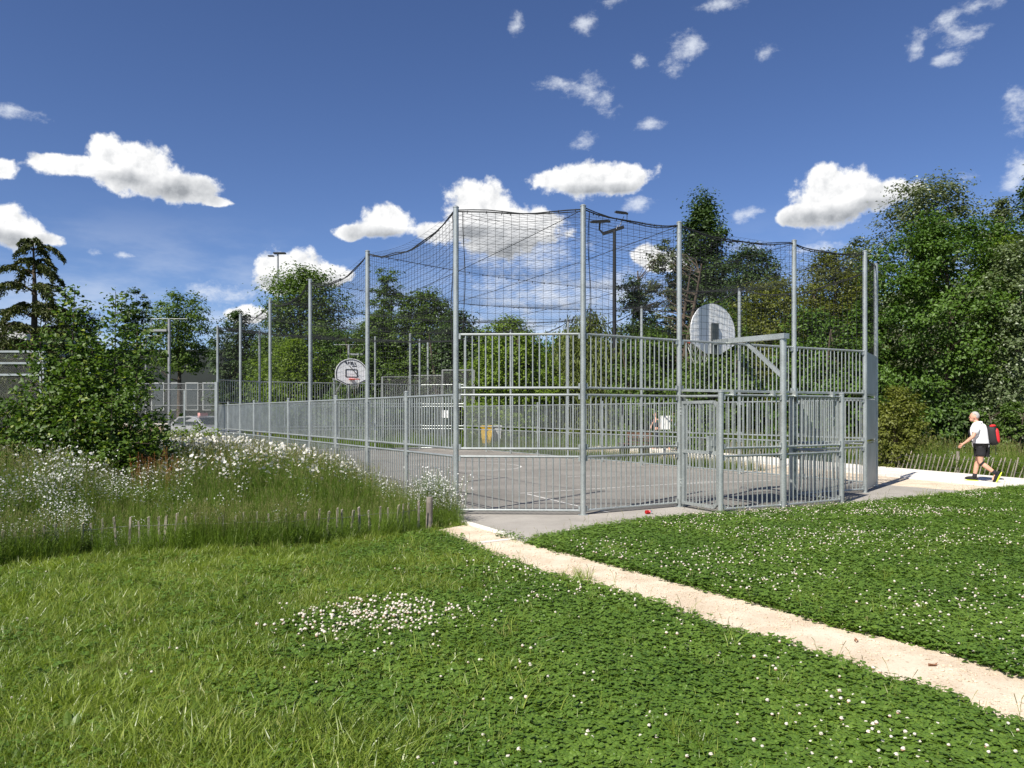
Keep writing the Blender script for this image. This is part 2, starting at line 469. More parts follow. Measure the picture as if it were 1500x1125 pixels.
M_LINE = ground_mat('worn_white_paint', [(0.60, 0.59, 0.56), (0.74, 0.73, 0.70), (0.42, 0.41, 0.39)], 6.0, 80, 0.8, 0.1)

def build_ground():
    xs = np.concatenate([[-900, -500, -250, -120, -70, -45, -32], np.arange(-24, 18.01, 0.4), [24, 32, 45, 70, 120, 250, 500, 900]])
    ys = np.concatenate([[-200, -60, -20, -6], np.arange(0, 36.01, 0.4), [40, 46, 56, 75, 110, 180, 320, 600, 1200]])
    co = [(x, y, ground_z(x, y) if -30 < x < 20 and -1 < y < 40 else -0.03) for y in ys for x in xs]
    n = len(xs)
    F = [(j * n + i, j * n + i + 1, (j + 1) * n + i + 1, (j + 1) * n + i) for j in range(len(ys) - 1) for i in range(n - 1)]
    o = link_mesh('ground', np_mesh('ground', co, F, M_SOIL, True)); o['kind'] = 'structure'
build_ground()

def sheet(name, poly, z, m, thick=None):
    bm = bmesh.new()
    vs = [bm.verts.new((p[0], p[1], z)) for p in poly]
    f = bm.faces.new(vs)
    f.normal_update()
    if f.normal.z < 0: f.normal_flip()
    bmesh.ops.triangulate(bm, faces=[f])
    me = bpy.data.meshes.new(name); bm.to_mesh(me); bm.free(); me.materials.append(m)
    o = link_mesh(name, me); o['kind'] = 'structure'
    return o
M_APRON = ground_mat('pale_asphalt', [(0.26, 0.242, 0.218), (0.35, 0.328, 0.298), (0.46, 0.432, 0.395)], 0.9, 190, 0.9, 0.35, (0.20, 0.185, 0.165))
sheet('asphalt_apron', PAD_POLY, 0.0, M_APRON)
sheet('court_surface', [tuple(p.xy) for p in (L[0], P1, P2, Q0, Q1, Q2, P4, Rr[0], Rr[5], F1, F0, L[5])], 0.004, M_ASPH)
def ragged(up, lo, seed, amp=0.05, n=160):
    """path outline with crumbling edges"""
    rd = random.Random(seed)
    def dens(line):
        out = []
        tot = sum((b - a).length for a, b in zip(line, line[1:]))
        for a, b in zip(line, line[1:]):
            k = max(1, int(n * (b - a).length / tot))
            for i in range(k): out.append(a.lerp(b, i / k))
        out.append(line[-1])
        return [p + Vector((0, (fbm2(p.x * 2.3 + seed, p.y * 2.3) - 0.5) * amp * 5, 0)) for p in out]
    return [tuple(p.xy) for p in dens(up)] + [tuple(p.xy) for p in reversed(dens(lo))]
sheet('trodden_path', ragged(PATH_UP, PATH_LO, 3), 0.006, M_SAND)
# sandy strip beside the slab walk
sand2 = [Rr[0] + UU * 0.43 + VV * 22, Rr[0] + UU * 0.43, V2(9.62, 16.12), V2(10.2, 15.6), V2(12.6, 15.0), V2(11.6, 16.0), WN - walk_d * 3.6, WN, WN + walk_d * 16]
sheet('sandy_verge', [tuple(p.xy) for p in sand2], -0.004, M_SAND)
# slab walk, slab by slab
walk = empty('slab_walk', (0, 0, 0)); walk['kind'] = 'structure'
_nx = (WF - WN); _nx = (_nx - walk_d * _nx.dot(walk_d)); wid = _nx.length; _nx.normalize()
for k in range(-5, 16):
    a = WN + walk_d * (k * 2.0); mb = MB()
    pts = [a, a + _nx * wid, a + _nx * wid + walk_d * 1.985, a + walk_d * 1.985]
    mb.prism([p.xy for p in pts] if (pts[1] - pts[0]).cross(pts[2] - pts[1]).z > 0 else [p.xy for p in reversed(pts)], -0.1, 0.03 + 0.004 * hsh(k, 3))
    mb.build('slab', M_CONC, walk)
# concrete edging between the pad and the path
edging = empty('kerb_edging'); edging['kind'] = 'structure'
ea, eb = gp(664, 761), gp(758, 789.5)
for k in range(2):
    mb = MB(); mb.beam(ea.lerp(eb, k / 2 + 0.004) + Vector((0, 0, -0.03)), ea.lerp(eb, (k + 1) / 2 - 0.004) + Vector((0, 0, -0.03)), 0.10, 0.115); mb.build('edging_stone', M_CONC, edging)
mb = MB(); mb.beam(gp(700, 797) + Vector((0, 0, -0.03)), gp(756, 790) + Vector((0, 0, -0.035)), 0.08, 0.10); mb.build('edging_stone', M_CONC, edging)
# painted court lines
lines = empty('court_markings'); lines['kind'] = 'structure'
def stripe(a, b, w=0.05):
    mb = MB(); d = (b - a).normalized(); n = Vector((-d.y, d.x, 0)) * w / 2
    mb.add([a - n + Vector((0, 0, .008)), b - n + Vector((0, 0, .008)), b + n + Vector((0, 0, .008)), a + n + Vector((0, 0, .008))], [(0, 1, 2, 3)])
    mb.build('painted_line', M_LINE, lines)
c0 = gp(765, 723); c1 = gp(1010, 709); c2 = gp(860, 746)
stripe(gp(762, 723), gp(1060, 705)); stripe(gp(772, 724), gp(862, 745.5)); stripe(gp(1000, 709.5), gp(1130, 704))
stripe(gp(829, 699), gp(878, 697)); stripe(gp(690, 675), gp(850, 674)); stripe(gp(875, 747), gp(892, 751))
def arc(c, r, a0, a1, n=14):
    for i in range(n):
        t0, t1 = a0 + (a1 - a0) * i / n, a0 + (a1 - a0) * (i + 1) / n
        stripe(c + Vector((math.cos(t0), math.sin(t0), 0)) * r, c + Vector((math.cos(t1), math.sin(t1), 0)) * r)
arc(L[0].lerp(Rr[5], 0.5), 1.8, 0, 2 * math.pi, 30)
# ------------------------------------------------------------------ the cage round the court
POLE_H, PR = 5.0, 0.045
BAR_R = 0.0115
_bar_cache = {}
def bar_mesh(h):
    k = round(h, 3)
    if k not in _bar_cache:
        mb = MB(); mb.tube([(0, 0, 0), (0, 0, h)], BAR_R, 6, cap=False); _bar_cache[k] = mb.mesh('bar', GALV, 60)
    return _bar_cache[k]
_post_cache = {}
def post_mesh(h, r=PR):
    k = (round(h, 3), r)
    if k not in _post_cache:
        mb = MB(); mb.tube([(0, 0, -0.05), (0, 0, h)], r, 16)
        mb.tube([(0, 0, h), (0, 0, h + 0.012), (0, 0, h + 0.03)], [r * 1.13, r * 1.13, r * 0.6], 16)      # cap
        mb.tube([(0, 0, -0.02), (0, 0, 0.006)], r * 1.9, 16)                                            # foot plate
        _post_cache[k] = mb.mesh('post', GALV, 40)
    return _post_cache[k]
def add_post(parent, p, h, r=PR):
    o = link_mesh('post', post_mesh(h, r), parent); o.location = p; return o
def add_panel(parent, a, b, z0, z1, single, step=0.107, name='panel', rr=0.021):
    """a framed barred panel: two rails plus upright bars"""
    d = (b - a); ln = d.length; d.normalize()
    A, B = a + d * 0.05, b - d * 0.05
    mb = MB()
    for z in (z0, z1):
        if z == z0: mb.tube([A + Vector((0, 0, z)), B + Vector((0, 0, z))], rr, 10)
        for e, s in (((A, 1), (B, -1)) if z == z0 else ()):             # bolted lugs
            mb.box(e + d * s * 0.012 + Vector((0, 0, z + (0.03 if z == z0 else -0.03))), (0.03, 0.05, 0.085), Matrix.Rotation(math.atan2(d.y, d.x), 3, 'Z'))
    p = mb.build(name, GALV, parent, 40)
    mb = MB(); mb.tube([A + Vector((0, 0, z1)), B + Vector((0, 0, z1))], rr, 10); [mb.box(e + d * s * 0.012 + Vector((0, 0, z1 - 0.03)), (0.03, 0.05, 0.085), Matrix.Rotation(math.atan2(d.y, d.x), 3, 'Z')) for e, s in ((A, 1), (B, -1))]; mb.build('rail', GALV, p, 40)
    n = max(2, int(round((ln - 0.1) / step)) - 1)
    h = z1 - z0
    if single:
        me = bar_mesh(h)
        for i in range(n):
            o = link_mesh('bar', me, p); o.location = A.lerp(B, (i + 1) / (n + 1)) + Vector((0, 0, z0))
    else:
        bars = MB()
        for i in range(n):
            q = A.lerp(B, (i + 1) / (n + 1)); bars.tube([q + Vector((0, 0, z0)), q + Vector((0, 0, z1))], BAR_R, 4, cap=False)
        bars.build('bars', GALV, p, 60, kind='stuff')
    return p
ROWS = [(0.07, 0.94), (1.07, 1.945), (2.06, 2.93)]

fl = thing('court_fence', 'long galvanised bar fence of the court receding left behind the wildflowers', 'fence', L[0])
def rel(root): return root.location
def shift(pts, o): return [p - o for p in pts]
o0 = L[0]
for i in range(6): add_post(fl, L[i] - o0, POLE_H)
for i in range(5):
    a, b = L[i] - o0, L[i + 1] - o0; m = (a + b) / 2
    add_post(fl, m, 2.03, 0.04)
    for q0, q1 in ((a, m), (m, b)):
        for z0, z1 in ROWS[:2]: add_panel(fl, q0, q1, z0, z1, i < 2)

fe = thing('court_fence', 'tall three-row galvanised bar fence of the court nearest the camera, with gate', 'fence', P1)
o1 = P1
add_post(fe, P1 - o1, POLE_H); add_post(fe, P2 - o1, POLE_H); add_post(fe, P3 - o1, POLE_H); add_post(fe, P4 - o1, POLE_H)
for z0, z1 in ROWS: add_panel(fe, L[0] - o1, P1 - o1, z0, z1, True); add_panel(fe, P1 - o1, P2 - o1, z0, z1, True); add_panel(fe, P3 - o1, P4 - o1, z0, z1, True)
add_panel(fe, P2 - o1, P3 - o1, ROWS[2][0], ROWS[2][1], True)
for q in (Q0, Q2): add_post(fe, q - o1, 1.99)
for z0, z1 in ROWS[:2]:
    add_panel(fe, Q0 - o1, Q1 - o1, z0, z1, True); add_panel(fe, Q1 - o1, Q2 - o1, z0, z1, True); add_panel(fe, Q2 - o1, P3 - o1, z0, z1, True)
# lintel rail above the gate
mb = MB(); mb.tube([P2 - o1 + Vector((0, 0, 1.945)), Q0 - o1 + Vector((0, 0, 1.93))], 0.021, 10)
mb.build('rail', GALV, fe, 40)
# goal mouth inside the alcove
mb = MB()
for q in (P2.lerp(P3, 0.03), P3 + (P2 - P3) * 0.02):
    mb.box(q - o1 + Vector((0, 0, 1.0)), (0.08, 0.08, 2.0), Matrix.Rotation(R(30), 3, 'Z'))
for k in range(14):
    q = P3 + (P2 - P3) * 0.02 - o1; mb.tube([q + Vector((0.05, -0.02, 0.15 + k * 0.13)), q + Vector((0.09, -0.08, 0.15 + k * 0.13)), q + Vector((0.05, -0.05, 0.2 + k * 0.13))], 0.008, 5)
mb.build('goal_post', GALV, fe)
# sheet-metal roof plates over the alcove
for a, b, c, d in ((P2, Q0, Q1, P2.lerp(P3, 0.48)), (P2.lerp(P3, 0.5), Q1, Q2, P3)):
    mb = MB(); ctr = (a + b + c + d) / 4
    pts = [ctr + (p - ctr) * 0.97 - o1 for p in (a, b, c, d)]
    zz = [2.03, 1.995, 1.995, 2.03]
    vs = [p + Vector((0, 0, z)) for p, z in zip(pts, zz)] + [p + Vector((0, 0, z + 0.035)) for p, z in zip(pts, zz)]
    mb.add(vs, [(3, 2, 1, 0), (4, 5, 6, 7), (0, 1, 5, 4), (1, 2, 6, 5), (2, 3, 7, 6), (3, 0, 4, 7)])
    for t in (0.18, 0.82):
        q = b.lerp(c, t) - o1; mb.box(q + Vector((0, 0, 1.985)), (0.05, 0.10, 0.10), Matrix.Rotation(R(30), 3, 'Z'))
    mb.build('roof_plate', GALV, fe)
# gate, standing shut between the pole and the alcove post
gd = (Q0 - P2).normalized(); ga, gb = P2 + gd * 0.10 - o1, Q0 - gd * 0.075 - o1
mb = MB()
zs = (0.09, 1.0, 1.83)
mb.beam(ga + Vector((0, 0, 0.06)), ga + Vector((0, 0, 1.86)), 0.045, 0.045, up=Vector((1, 0, 0)))
mb.beam(gb + Vector((0, 0, 0.13)), gb + Vector((0, 0, 1.79)), 0.045, 0.045, up=Vector((1, 0, 0)))
for z in (0.085, 1.835):
    mb.beam(ga + Vector((0, 0, z)), gb - gd * 0.07 + Vector((0, 0, z)), 0.045, 0.05)
    zc = z + (0.07 if z < 1 else -0.07)
    mb.beam(gb - gd * 0.075 + Vector((0, 0, z)), gb + Vector((0, 0, zc)), 0.045, 0.05)
mb.beam(ga + Vector((0, 0, 0.985)), gb + Vector((0, 0, 0.985)), 0.045, 0.055)
gate = mb.build('gate', GALV, fe)
n = 9
for i in range(n):
    q = ga.lerp(gb, (i + 1) / (n + 1))
    for z0, z1 in ((0.1, 0.96), (1.01, 1.81)):
        o = link_mesh('bar', bar_mesh(z1 - z0), gate); o.location = q + Vector((0, 0, z0))
lb = gb - gd * 0.12
mb = MB(); mb.beam(lb + Vector((0, 0, 1.02)), lb + Vector((0, 0, 1.27)), 0.05, 0.20, up=gd.cross(Vector((0, 0, 1)))); 
mb.beam(lb + gd.cross(Vector((0, 0, 1))) * 0.0 + Vector((0, 0, 1.10)), lb + Vector((0, 0, 1.20)), 0.075, 0.10, up=gd.cross(Vector((0, 0, 1)))); mb.build('latch_box', GALV, gate)
for z in (0.36, 1.62):
    mb = MB(); 
    for dz in (0, 0.05, 0.11): mb.tube([ga - gd * 0.06 + Vector((0, 0, z + dz)), ga - gd * 0.06 + Vector((0, 0, z + dz + 0.025))], 0.022, 10)
    mb.beam(ga - gd * 0.08 + Vector((0, 0, z + 0.065)), ga + Vector((0, 0, z + 0.065)), 0.02, 0.05); mb.build('hinge', GALV, gate)

# solid plates on the right-hand near corner
M_PLATE = mat('grey_steel_plate', (0.30, 0.335, 0.35), 0.5, 0.35, var=0.12, vscale=2.0)
fp = thing('corner_screen', 'solid grey steel plate screen on the right corner of the court', 'fence', P4)
for z0, z1 in ((0.05, 1.0), (1.10, 1.94), (2.05, 2.93)):
    mb = MB(); a, b = P4 - P4, P5 - P4; d = (b - a).normalized()
    mb.beam(a + d * 0.05 + Vector((0, 0, (z0 + z1) / 2)), b - d * 0.05 + Vector((0, 0, (z0 + z1) / 2)), 0.03, z1 - z0)
    for z in (z0 + 0.04, z1 - 0.04):
        for t in (0.08, 0.92):
            q = a.lerp(b, t) + Vector((0, 0, z)); n_ = Vector((d.y, -d.x, 0)); mb.tube([q + n_ * 0.012, q + n_ * 0.024], 0.014, 8)
    mb.build('plate', M_PLATE, fp)
mb = MB()
for z in (1.06, 2.0):
    for s in (-0.03, 0.03): mb.beam(P4 - P4 + Vector((0, 0, z + s)), P5 - P4 + Vector((0, 0, z + s)), 0.025, 0.02)
mb.build('slot_rail', GALV, fp)

fr = thing('court_fence', 'low two-row bar fence on the far right side of the court', 'fence', Rr[0])
for i in range(6): add_post(fr, Rr[i] - Rr[0], POLE_H)
for i in range(5):
    a, b = Rr[i] - Rr[0], Rr[i + 1] - Rr[0]; m = (a + b) / 2; add_post(fr, m, 2.03, 0.04)
    for q0, q1 in ((a, m), (m, b)):
        for z0, z1 in ROWS[:2]: add_panel(fr, q0, q1, z0, z1, False)
ff = thing('court_fence', 'three-row bar fence closing the far end of the court', 'fence', F0)
for q in (F0, FA, FB, F1): add_post(ff, q - F0, POLE_H)
for a, b in ((L[5], F0), (F0, FA), (FA, FB), (FB, F1), (F1, Rr[5])):
    for z0, z1 in ROWS: add_panel(ff, a - F0, b - F0, z0, z1, False)

# ------------------------------------------------------------------ netting
M_NET = mat('black_net_cord', (0.016, 0.018, 0.020), 0.8, var=0.2)
NET_TOP = 4.95
net = thing('safety_net', 'black ball-stop net hung on the tall poles and over the court', 'net', L[0])
def span_net(a, b, z0, sag, seed, cell=0.115):
    ln = (b - a).length; n = max(2, int(ln / cell)); m = max(2, int((NET_TOP - z0) / cell))
    s = np.linspace(0, 1, n + 1); t = np.linspace(0, 1, m + 1)
    S, T = np.meshgrid(s, t, indexing='ij')
    top = NET_TOP - 4 * sag * s * (1 - s)
    rs = np.random.RandomState(seed)
    ph = rs.rand(4) * 6.28
    d = np.array((b - a).normalized()); nn = np.array([-d[1], d[0], 0])
    wob = 0.035 * np.sin(S * ln * 2.1 + ph[0]) * np.sin(T * 3.0 + ph[1]) * np.sin(np.pi * T)
    X = np.array(a)[None, None, :] + (np.array(b - a))[None, None, :] * S[..., None] + nn * wob[..., None]
    bow = 0.05 * np.sin(np.pi * S) * np.sin(np.pi * T)
    X[..., 2] = z0 + (top[:, None] - z0) * T - bow * 0.8 + 0.012 * np.sin(S * ln * 5 + T * 4 + ph[2])
    A = np.concatenate([X[:-1].reshape(-1, 3), X[:, :-1].reshape(-1, 3)]); B = np.concatenate([X[1:].reshape(-1, 3), X[:, 1:].reshape(-1, 3)])
    return A, B, X
nets = []; ropes = MB()
def rope(pts, r=0.011, clips=True, seed=0):
    ropes.tube(pts, r, 6)
    if clips:
        rd = random.Random(seed)
        for p, q in zip(pts, pts[1:]):
            if rd.random() < 0.8:
                c = p.lerp(q, rd.random()); ropes.tube([c + Vector((0, 0, 0.015)), c - Vector((0.01, 0, 0.035))], 0.007, 4)
spans = [(L[i], L[i + 1], 1.95, 0.30) for i in range(5)] + [(L[0], P1, 2.93, 0.05), (P1, P2, 2.93, 0.07), (P2, P3, 2.93, 0.12), (P3, P4, 2.93, 0.08), (P4, P5, 2.93, 0.05)] \
      + [(Rr[i], Rr[i + 1], 1.95, 0.30) for i in range(5)] + [(L[5], F0, 2.93, 0.05), (F0, FA, 2.93, 0.1), (FA, FB, 2.93, 0.1), (FB, F1, 2.93, 0.1), (F1, Rr[5], 2.93, 0.05)]
sideA, sideB, nearA, nearB = [], [], [], []
for k, (a, b, z0, sag) in enumerate(spans):
    near_ = k in (0, 5, 6, 7, 8)
    A, B, X = span_net(a - L[0], b - L[0], z0, sag, k, 0.125 if near_ else 0.12)
    (nearA if near_ else sideA).append(A); (nearB if near_ else sideB).append(B)
    for dz, ph in ((0.0, 0), (0.035, 2)):
        line = [Vector(p) + Vector((0, 0, dz * math.sin(i * 0.55 + ph + k))) for i, p in enumerate(X[::2, -1])]
        rope(line + [Vector(X[-1, -1])], 0.009 if dz else 0.011, dz == 0, k)
    if k in (0, 5, 6):                                   # lacing beside the poles
        for e, col in ((0, X[1]),):
            pts = [Vector(p) + Vector((0.02 * math.sin(i * 0.8 + k), 0.01 * math.cos(i * 1.1), 0)) for i, p in enumerate(col[::2])]
            ropes.tube(pts, 0.007, 5)
o = link_mesh('side_net', seg_mesh('side_net', np.concatenate(sideA), np.concatenate(sideB), 0.0023, M_NET), net)
link_mesh('side_net', seg_mesh('side_net', np.concatenate(nearA), np.concatenate(nearB), 0.0031, M_NET), net)
# net over the court
def patch(c00, c10, c11, c01, nu, nv, zf):
    u = np.linspace(0, 1, nu + 1); v = np.linspace(0, 1, nv + 1)
    U, W = np.meshgrid(u, v, indexing='ij'); U3, W3 = U[..., None], W[..., None]
    X = (1 - U3) * (1 - W3) * np.array(c00) + U3 * (1 - W3) * np.array(c10) + U3 * W3 * np.array(c11) + (1 - U3) * W3 * np.array(c01)
    X[..., 2] = zf(U, W)
    A = np.concatenate([X[:-1].reshape(-1, 3), X[:, :-1].reshape(-1, 3)]); B = np.concatenate([X[1:].reshape(-1, 3), X[:, 1:].reshape(-1, 3)])
    return A, B
def zroof(U, W):
    bay = np.abs(np.sin(np.pi * W * 5))
    return NET_TOP - 0.28 * 4 * U * (1 - U) - 0.16 * bay ** 1.2 * (0.65 + 0.35 * np.cos(U * 12.0) ** 2)
Lo = L[0]
A1, B1 = patch(L[0] - Lo, Rr[0] - Lo, Rr[5] - Lo, L[5] - Lo, 66, 128, zroof)
A2, B2 = patch(P1 - Lo, P4 - Lo, Rr[0] - Lo, L[0] - Lo, 60, 10, lambda U, W: NET_TOP - 0.28 * 4 * U * (1 - U) * W - 0.06)
A3, B3 = patch(L[5] - Lo, Rr[5] - Lo, F1 - Lo, F0 - Lo, 70, 14, lambda U, W: NET_TOP - 0.28 * 4 * U * (1 - U) * (1 - W) - 0.06)
link_mesh('roof_net', seg_mesh('roof_net', np.concatenate([A1, A2, A3]), np.concatenate([B1, B2, B3]), 0.0020, M_NET), net)
for i in range(1, 6):
    pts = []
    for k in range(41):
        t = k / 40; p = (L[i] - Lo).lerp(Rr[i] - Lo, t); pts.append(p + Vector((0, 0, NET_TOP - 0.28 * 4 * t * (1 - t) + 0.01)))
    rope(pts, 0.0065, True, 50 + i)
for a, b in ((P1, FA.lerp(F0, 0.5)), (P2, FA), (P3, FB), (P4, F1)):
    pts = []
    for k in range(41):
        t = k / 40; p = (a - Lo).lerp(b - Lo, t); pts.append(p + Vector((0, 0, NET_TOP - 0.30 * 4 * t * (1 - t))))
    rope(pts, 0.006, False)
ropes.build('edge_ropes', M_NET, net)

# ------------------------------------------------------------------ basketball goals
M_BOARD = mat('white_backboard', (0.74, 0.75, 0.76), 0.5, var=0.05, vscale=3)
M_BLACK = mat('black_print', (0.02, 0.02, 0.02), 0.6)
M_RIM = mat('orange_rim', (0.62, 0.07, 0.03), 0.45, 0.0)
M_CHAIN = mat('chain_net', (0.30, 0.30, 0.29), 0.5, 0.4)
def backboard_outline(w, n=18):
    hw = w / 2; pts = [(-0.16 * w, -0.36 * w), (0.16 * w, -0.36 * w), (hw * 0.97, -0.20 * w), (hw, -0.05 * w)]
    for k in range(n + 1):
        a = R(2) + (math.pi - R(4)) * k / n
        pts.append((hw * math.cos(a), -0.02 * w + 0.45 * w * math.sin(a)))
    pts += [(-hw, -0.05 * w), (-hw * 0.97, -0.20 * w)]
    return pts
def hoop(root, base, inward, board_c, w, post_h, graffiti):
    """post, arm, strut, board facing 'inward', rim with chain net; all relative to root at base"""
    rz = math.atan2(inward.y, inward.x)
    side = Vector((-inward.y, inward.x, 0))
    add_post(root, Vector((0, 0, 0)), post_h, 0.055)
    bc = board_c - base
    back = bc - inward * 0.02
    arm_end = Vector((back.x, back.y, 2.98))
    mb = MB(); top = Vector((0, 0, post_h - 0.0))
    mb.beam(top + Vector((0, 0, 0.02)) - inward * 0.07, arm_end, 0.14, 0.09)
    mb.build('arm', GALV, root)
    mb = MB(); mb.beam(Vector((0, 0, post_h - 0.68)), top.lerp(arm_end, 0.50) - Vector((0, 0, 0.05)), 0.06, 0.06); mb.build('brace', GALV, root)
    mb = MB(); mb.beam(Vector((back.x, back.y, bc.z - 0.36 * w)) - inward * 0.03, Vector((back.x, back.y, bc.z + 0.14)) - inward * 0.03, 0.17, 0.035, up=inward); mb.build('mounting_plate', mat('dark_plate', (0.07, 0.085, 0.09), 0.6, 0.2), root)
    ol = backboard_outline(w); mb = MB(); n = len(ol)
    f = [bc + side * x + Vector((0, 0, z)) + inward * 0.012 for x, z in ol]; bk = [p - inward * 0.024 for p in f]
    mb.add(f + bk, [tuple(range(n)), tuple(range(2 * n - 1, n - 1, -1))] + [(i, n + i, n + (i + 1) % n, (i + 1) % n) for i in range(n)])
    bd = mb.build('backboard', M_BOARD, root)
    bm = bmesh.new(); bm.from_mesh(bd.data); bmesh.ops.recalc_face_normals(bm, faces=bm.faces); bm.to_mesh(bd.data); bm.free()
    def ring(pts, wd, name):
        m_ = MB(); q = [bc + side * x + Vector((0, 0, z)) + inward * 0.016 for x, z in pts]
        for i in range(len(q)): m_.beam(q[i], q[(i + 1) % len(q)], 0.008, wd, up=inward.cross(q[(i + 1) % len(q)] - q[i]))
        m_.build(name, M_BLACK, bd)
    ring([(x * 0.93, z * 0.92) for x, z in ol], 0.03, 'border_stripe')
    ring([(-0.24, -0.16), (0.24, -0.16), (0.24, 0.14), (-0.24, 0.14)], 0.035, 'target_square')
    if graffiti:
        m_ = MB(); gq = lambda x, z: bc + side * x + Vector((0, 0, z)) + inward * 0.018
        gr = [[(.30, .42), (.24, .46), (.20, .42), (.24, .38), (.18, .36)], [(.14, .45), (.14, .36)], [(.14, .40), (.09, .45)], [(.05, .47), (.02, .34), (-.01, .46)], [(-.05, .46), (-.05, .35), (-.09, .33)], [(-.13, .46), (-.15, .36), (-.18, .38)], [(.10, .30), (-.30, -.14)], [(-.02, .28), (-.20, .29), (-.22, .31)]]
        for st in gr:
            for p, q in zip(st, st[1:]): m_.beam(gq(-p[0], p[1]), gq(-q[0], q[1]), 0.006, 0.03, up=inward.cross(gq(-q[0], q[1]) - gq(-p[0], p[1])))
        m_.build('marker_scrawl', M_BLACK, bd)
    rc = Vector((bc.x, bc.y, 3.02)) + inward * 0.36
    mb = MB(); pts = [rc + (inward * math.cos(a) + side * math.sin(a)) * 0.225 for a in [2 * math.pi * k / 24 for k in range(25)]]
    mb.tube(pts, 0.014, 6, cap=False)
    mb.beam(rc - inward * 0.35, rc - inward * 0.20, 0.16, 0.05); mb.build('rim', M_RIM, root)
    mb = MB()
    for k in range(12):
        for s in (-1, 1):
            pp = []
            for j in range(5):
                a = 2 * math.pi * (k + s * j * 0.5) / 12; rr = 0.22 - 0.022 * j
                pp.append(rc + (inward * math.cos(a) + side * math.sin(a)) * rr - Vector((0, 0, 0.10 * j)))
            mb.tube(pp, 0.004, 3, cap=False)
    mb.build('chain_net', M_CHAIN, root)
near_hoop = thing('basketball_goal', 'near basketball goal seen from behind, white fan board on bent galvanised arm', 'basketball hoop', Q1)
near_c = Vector((3.80, 14.55, 3.20))
inw = Vector((near_c.x - Q1.x, near_c.y - Q1.y, 0)).normalized()
hoop(near_hoop, Q1, inw, near_c, 1.20, 2.95, False)
far_base = FA.lerp(FB, 0.5) + VV * 0.6
far_c = Vector((-6.55, 31.4, 3.28))
far_base = Vector((far_c.x, far_c.y, 0)) + VV * 2.2
far_hoop = thing('basketball_goal', 'far basketball goal facing the camera, white board with black border and scrawl', 'basketball hoop', far_base)
hoop(far_hoop, far_base, -VV, far_c, 1.38, 3.10, True)
# ------------------------------------------------------------------ trees and shrubs
M_BARK = mat('brown_bark', (0.085, 0.065, 0.048), 0.9, var=0.35, vscale=5, bump=0.6, bscale=25)
M_BARKG = mat('grey_bark', (0.16, 0.145, 0.125), 0.9, var=0.3, vscale=5, bump=0.5, bscale=25)
LEAF = {
    'maple':   leaf_mat('maple_leaf', (0.030, 0.072, 0.008), (0.086, 0.158, 0.018), 0.24),
    'dark':    leaf_mat('dark_leaf', (0.026, 0.053, 0.013), (0.058, 0.102, 0.024), 0.24),
    'poplar':  leaf_mat('grey_poplar_leaf', (0.070, 0.094, 0.038), (0.125, 0.155, 0.068), 0.28, tip=(0.34, 0.37, 0.29)),
    'silver':  leaf_mat('silver_leaf', (0.070, 0.105, 0.038), (0.135, 0.175, 0.070), 0.28, tip=(0.36, 0.40, 0.30)),
    'olive':   leaf_mat('olive_leaf', (0.075, 0.092, 0.014), (0.155, 0.175, 0.028), 0.36),
    'green':   leaf_mat('fresh_leaf', (0.046, 0.090, 0.013), (0.112, 0.176, 0.028), 0.32),
    'lime':    leaf_mat('lime_leaf', (0.085, 0.145, 0.010), (0.175, 0.255, 0.022), 0.40),
    'willow':  leaf_mat('willow_leaf', (0.085, 0.115, 0.022), (0.165, 0.200, 0.042), 0.38),
    'cedar':   leaf_mat('cedar_needle', (0.034, 0.052, 0.018), (0.105, 0.122, 0.028), 0.14),
    'bush':    leaf_mat('hazel_leaf', (0.034, 0.074, 0.009), (0.092, 0.158, 0.020), 0.32, tip=(0.20, 0.25, 0.035)),
}
def leaves_mesh(name, pos, nrm, size, m, aspect=0.62, rs=None, tang=None, fold=0.18):
    """rhombic folded leaves at pos with normals nrm"""
    n = len(pos)
    nrm = nrm / np.maximum(np.linalg.norm(nrm, axis=1, keepdims=True), 1e-6)
    t = rs.normal(size=(n, 3)) if tang is None else tang
    t = t - nrm * (t * nrm).sum(1, keepdims=True); t /= np.maximum(np.linalg.norm(t, axis=1, keepdims=True), 1e-6)
    b = np.cross(nrm, t); s = size[:, None]
    base, tip = pos - t * s * 0.5, pos + t * s * 0.5
    up = nrm * s * fold
    l_, r_ = pos + b * s * aspect * 0.5 + up - t * s * 0.05, pos - b * s * aspect * 0.5 + up - t * s * 0.05
    co = np.stack([base, r_, tip, l_], 1).reshape(-1, 3)
    i = (np.arange(n) * 4)[:, None]
    F = np.concatenate([i + np.array([[0, 1, 2]]), i + np.array([[0, 2, 3]])], 0)
    return np_mesh(name, co, F, m)

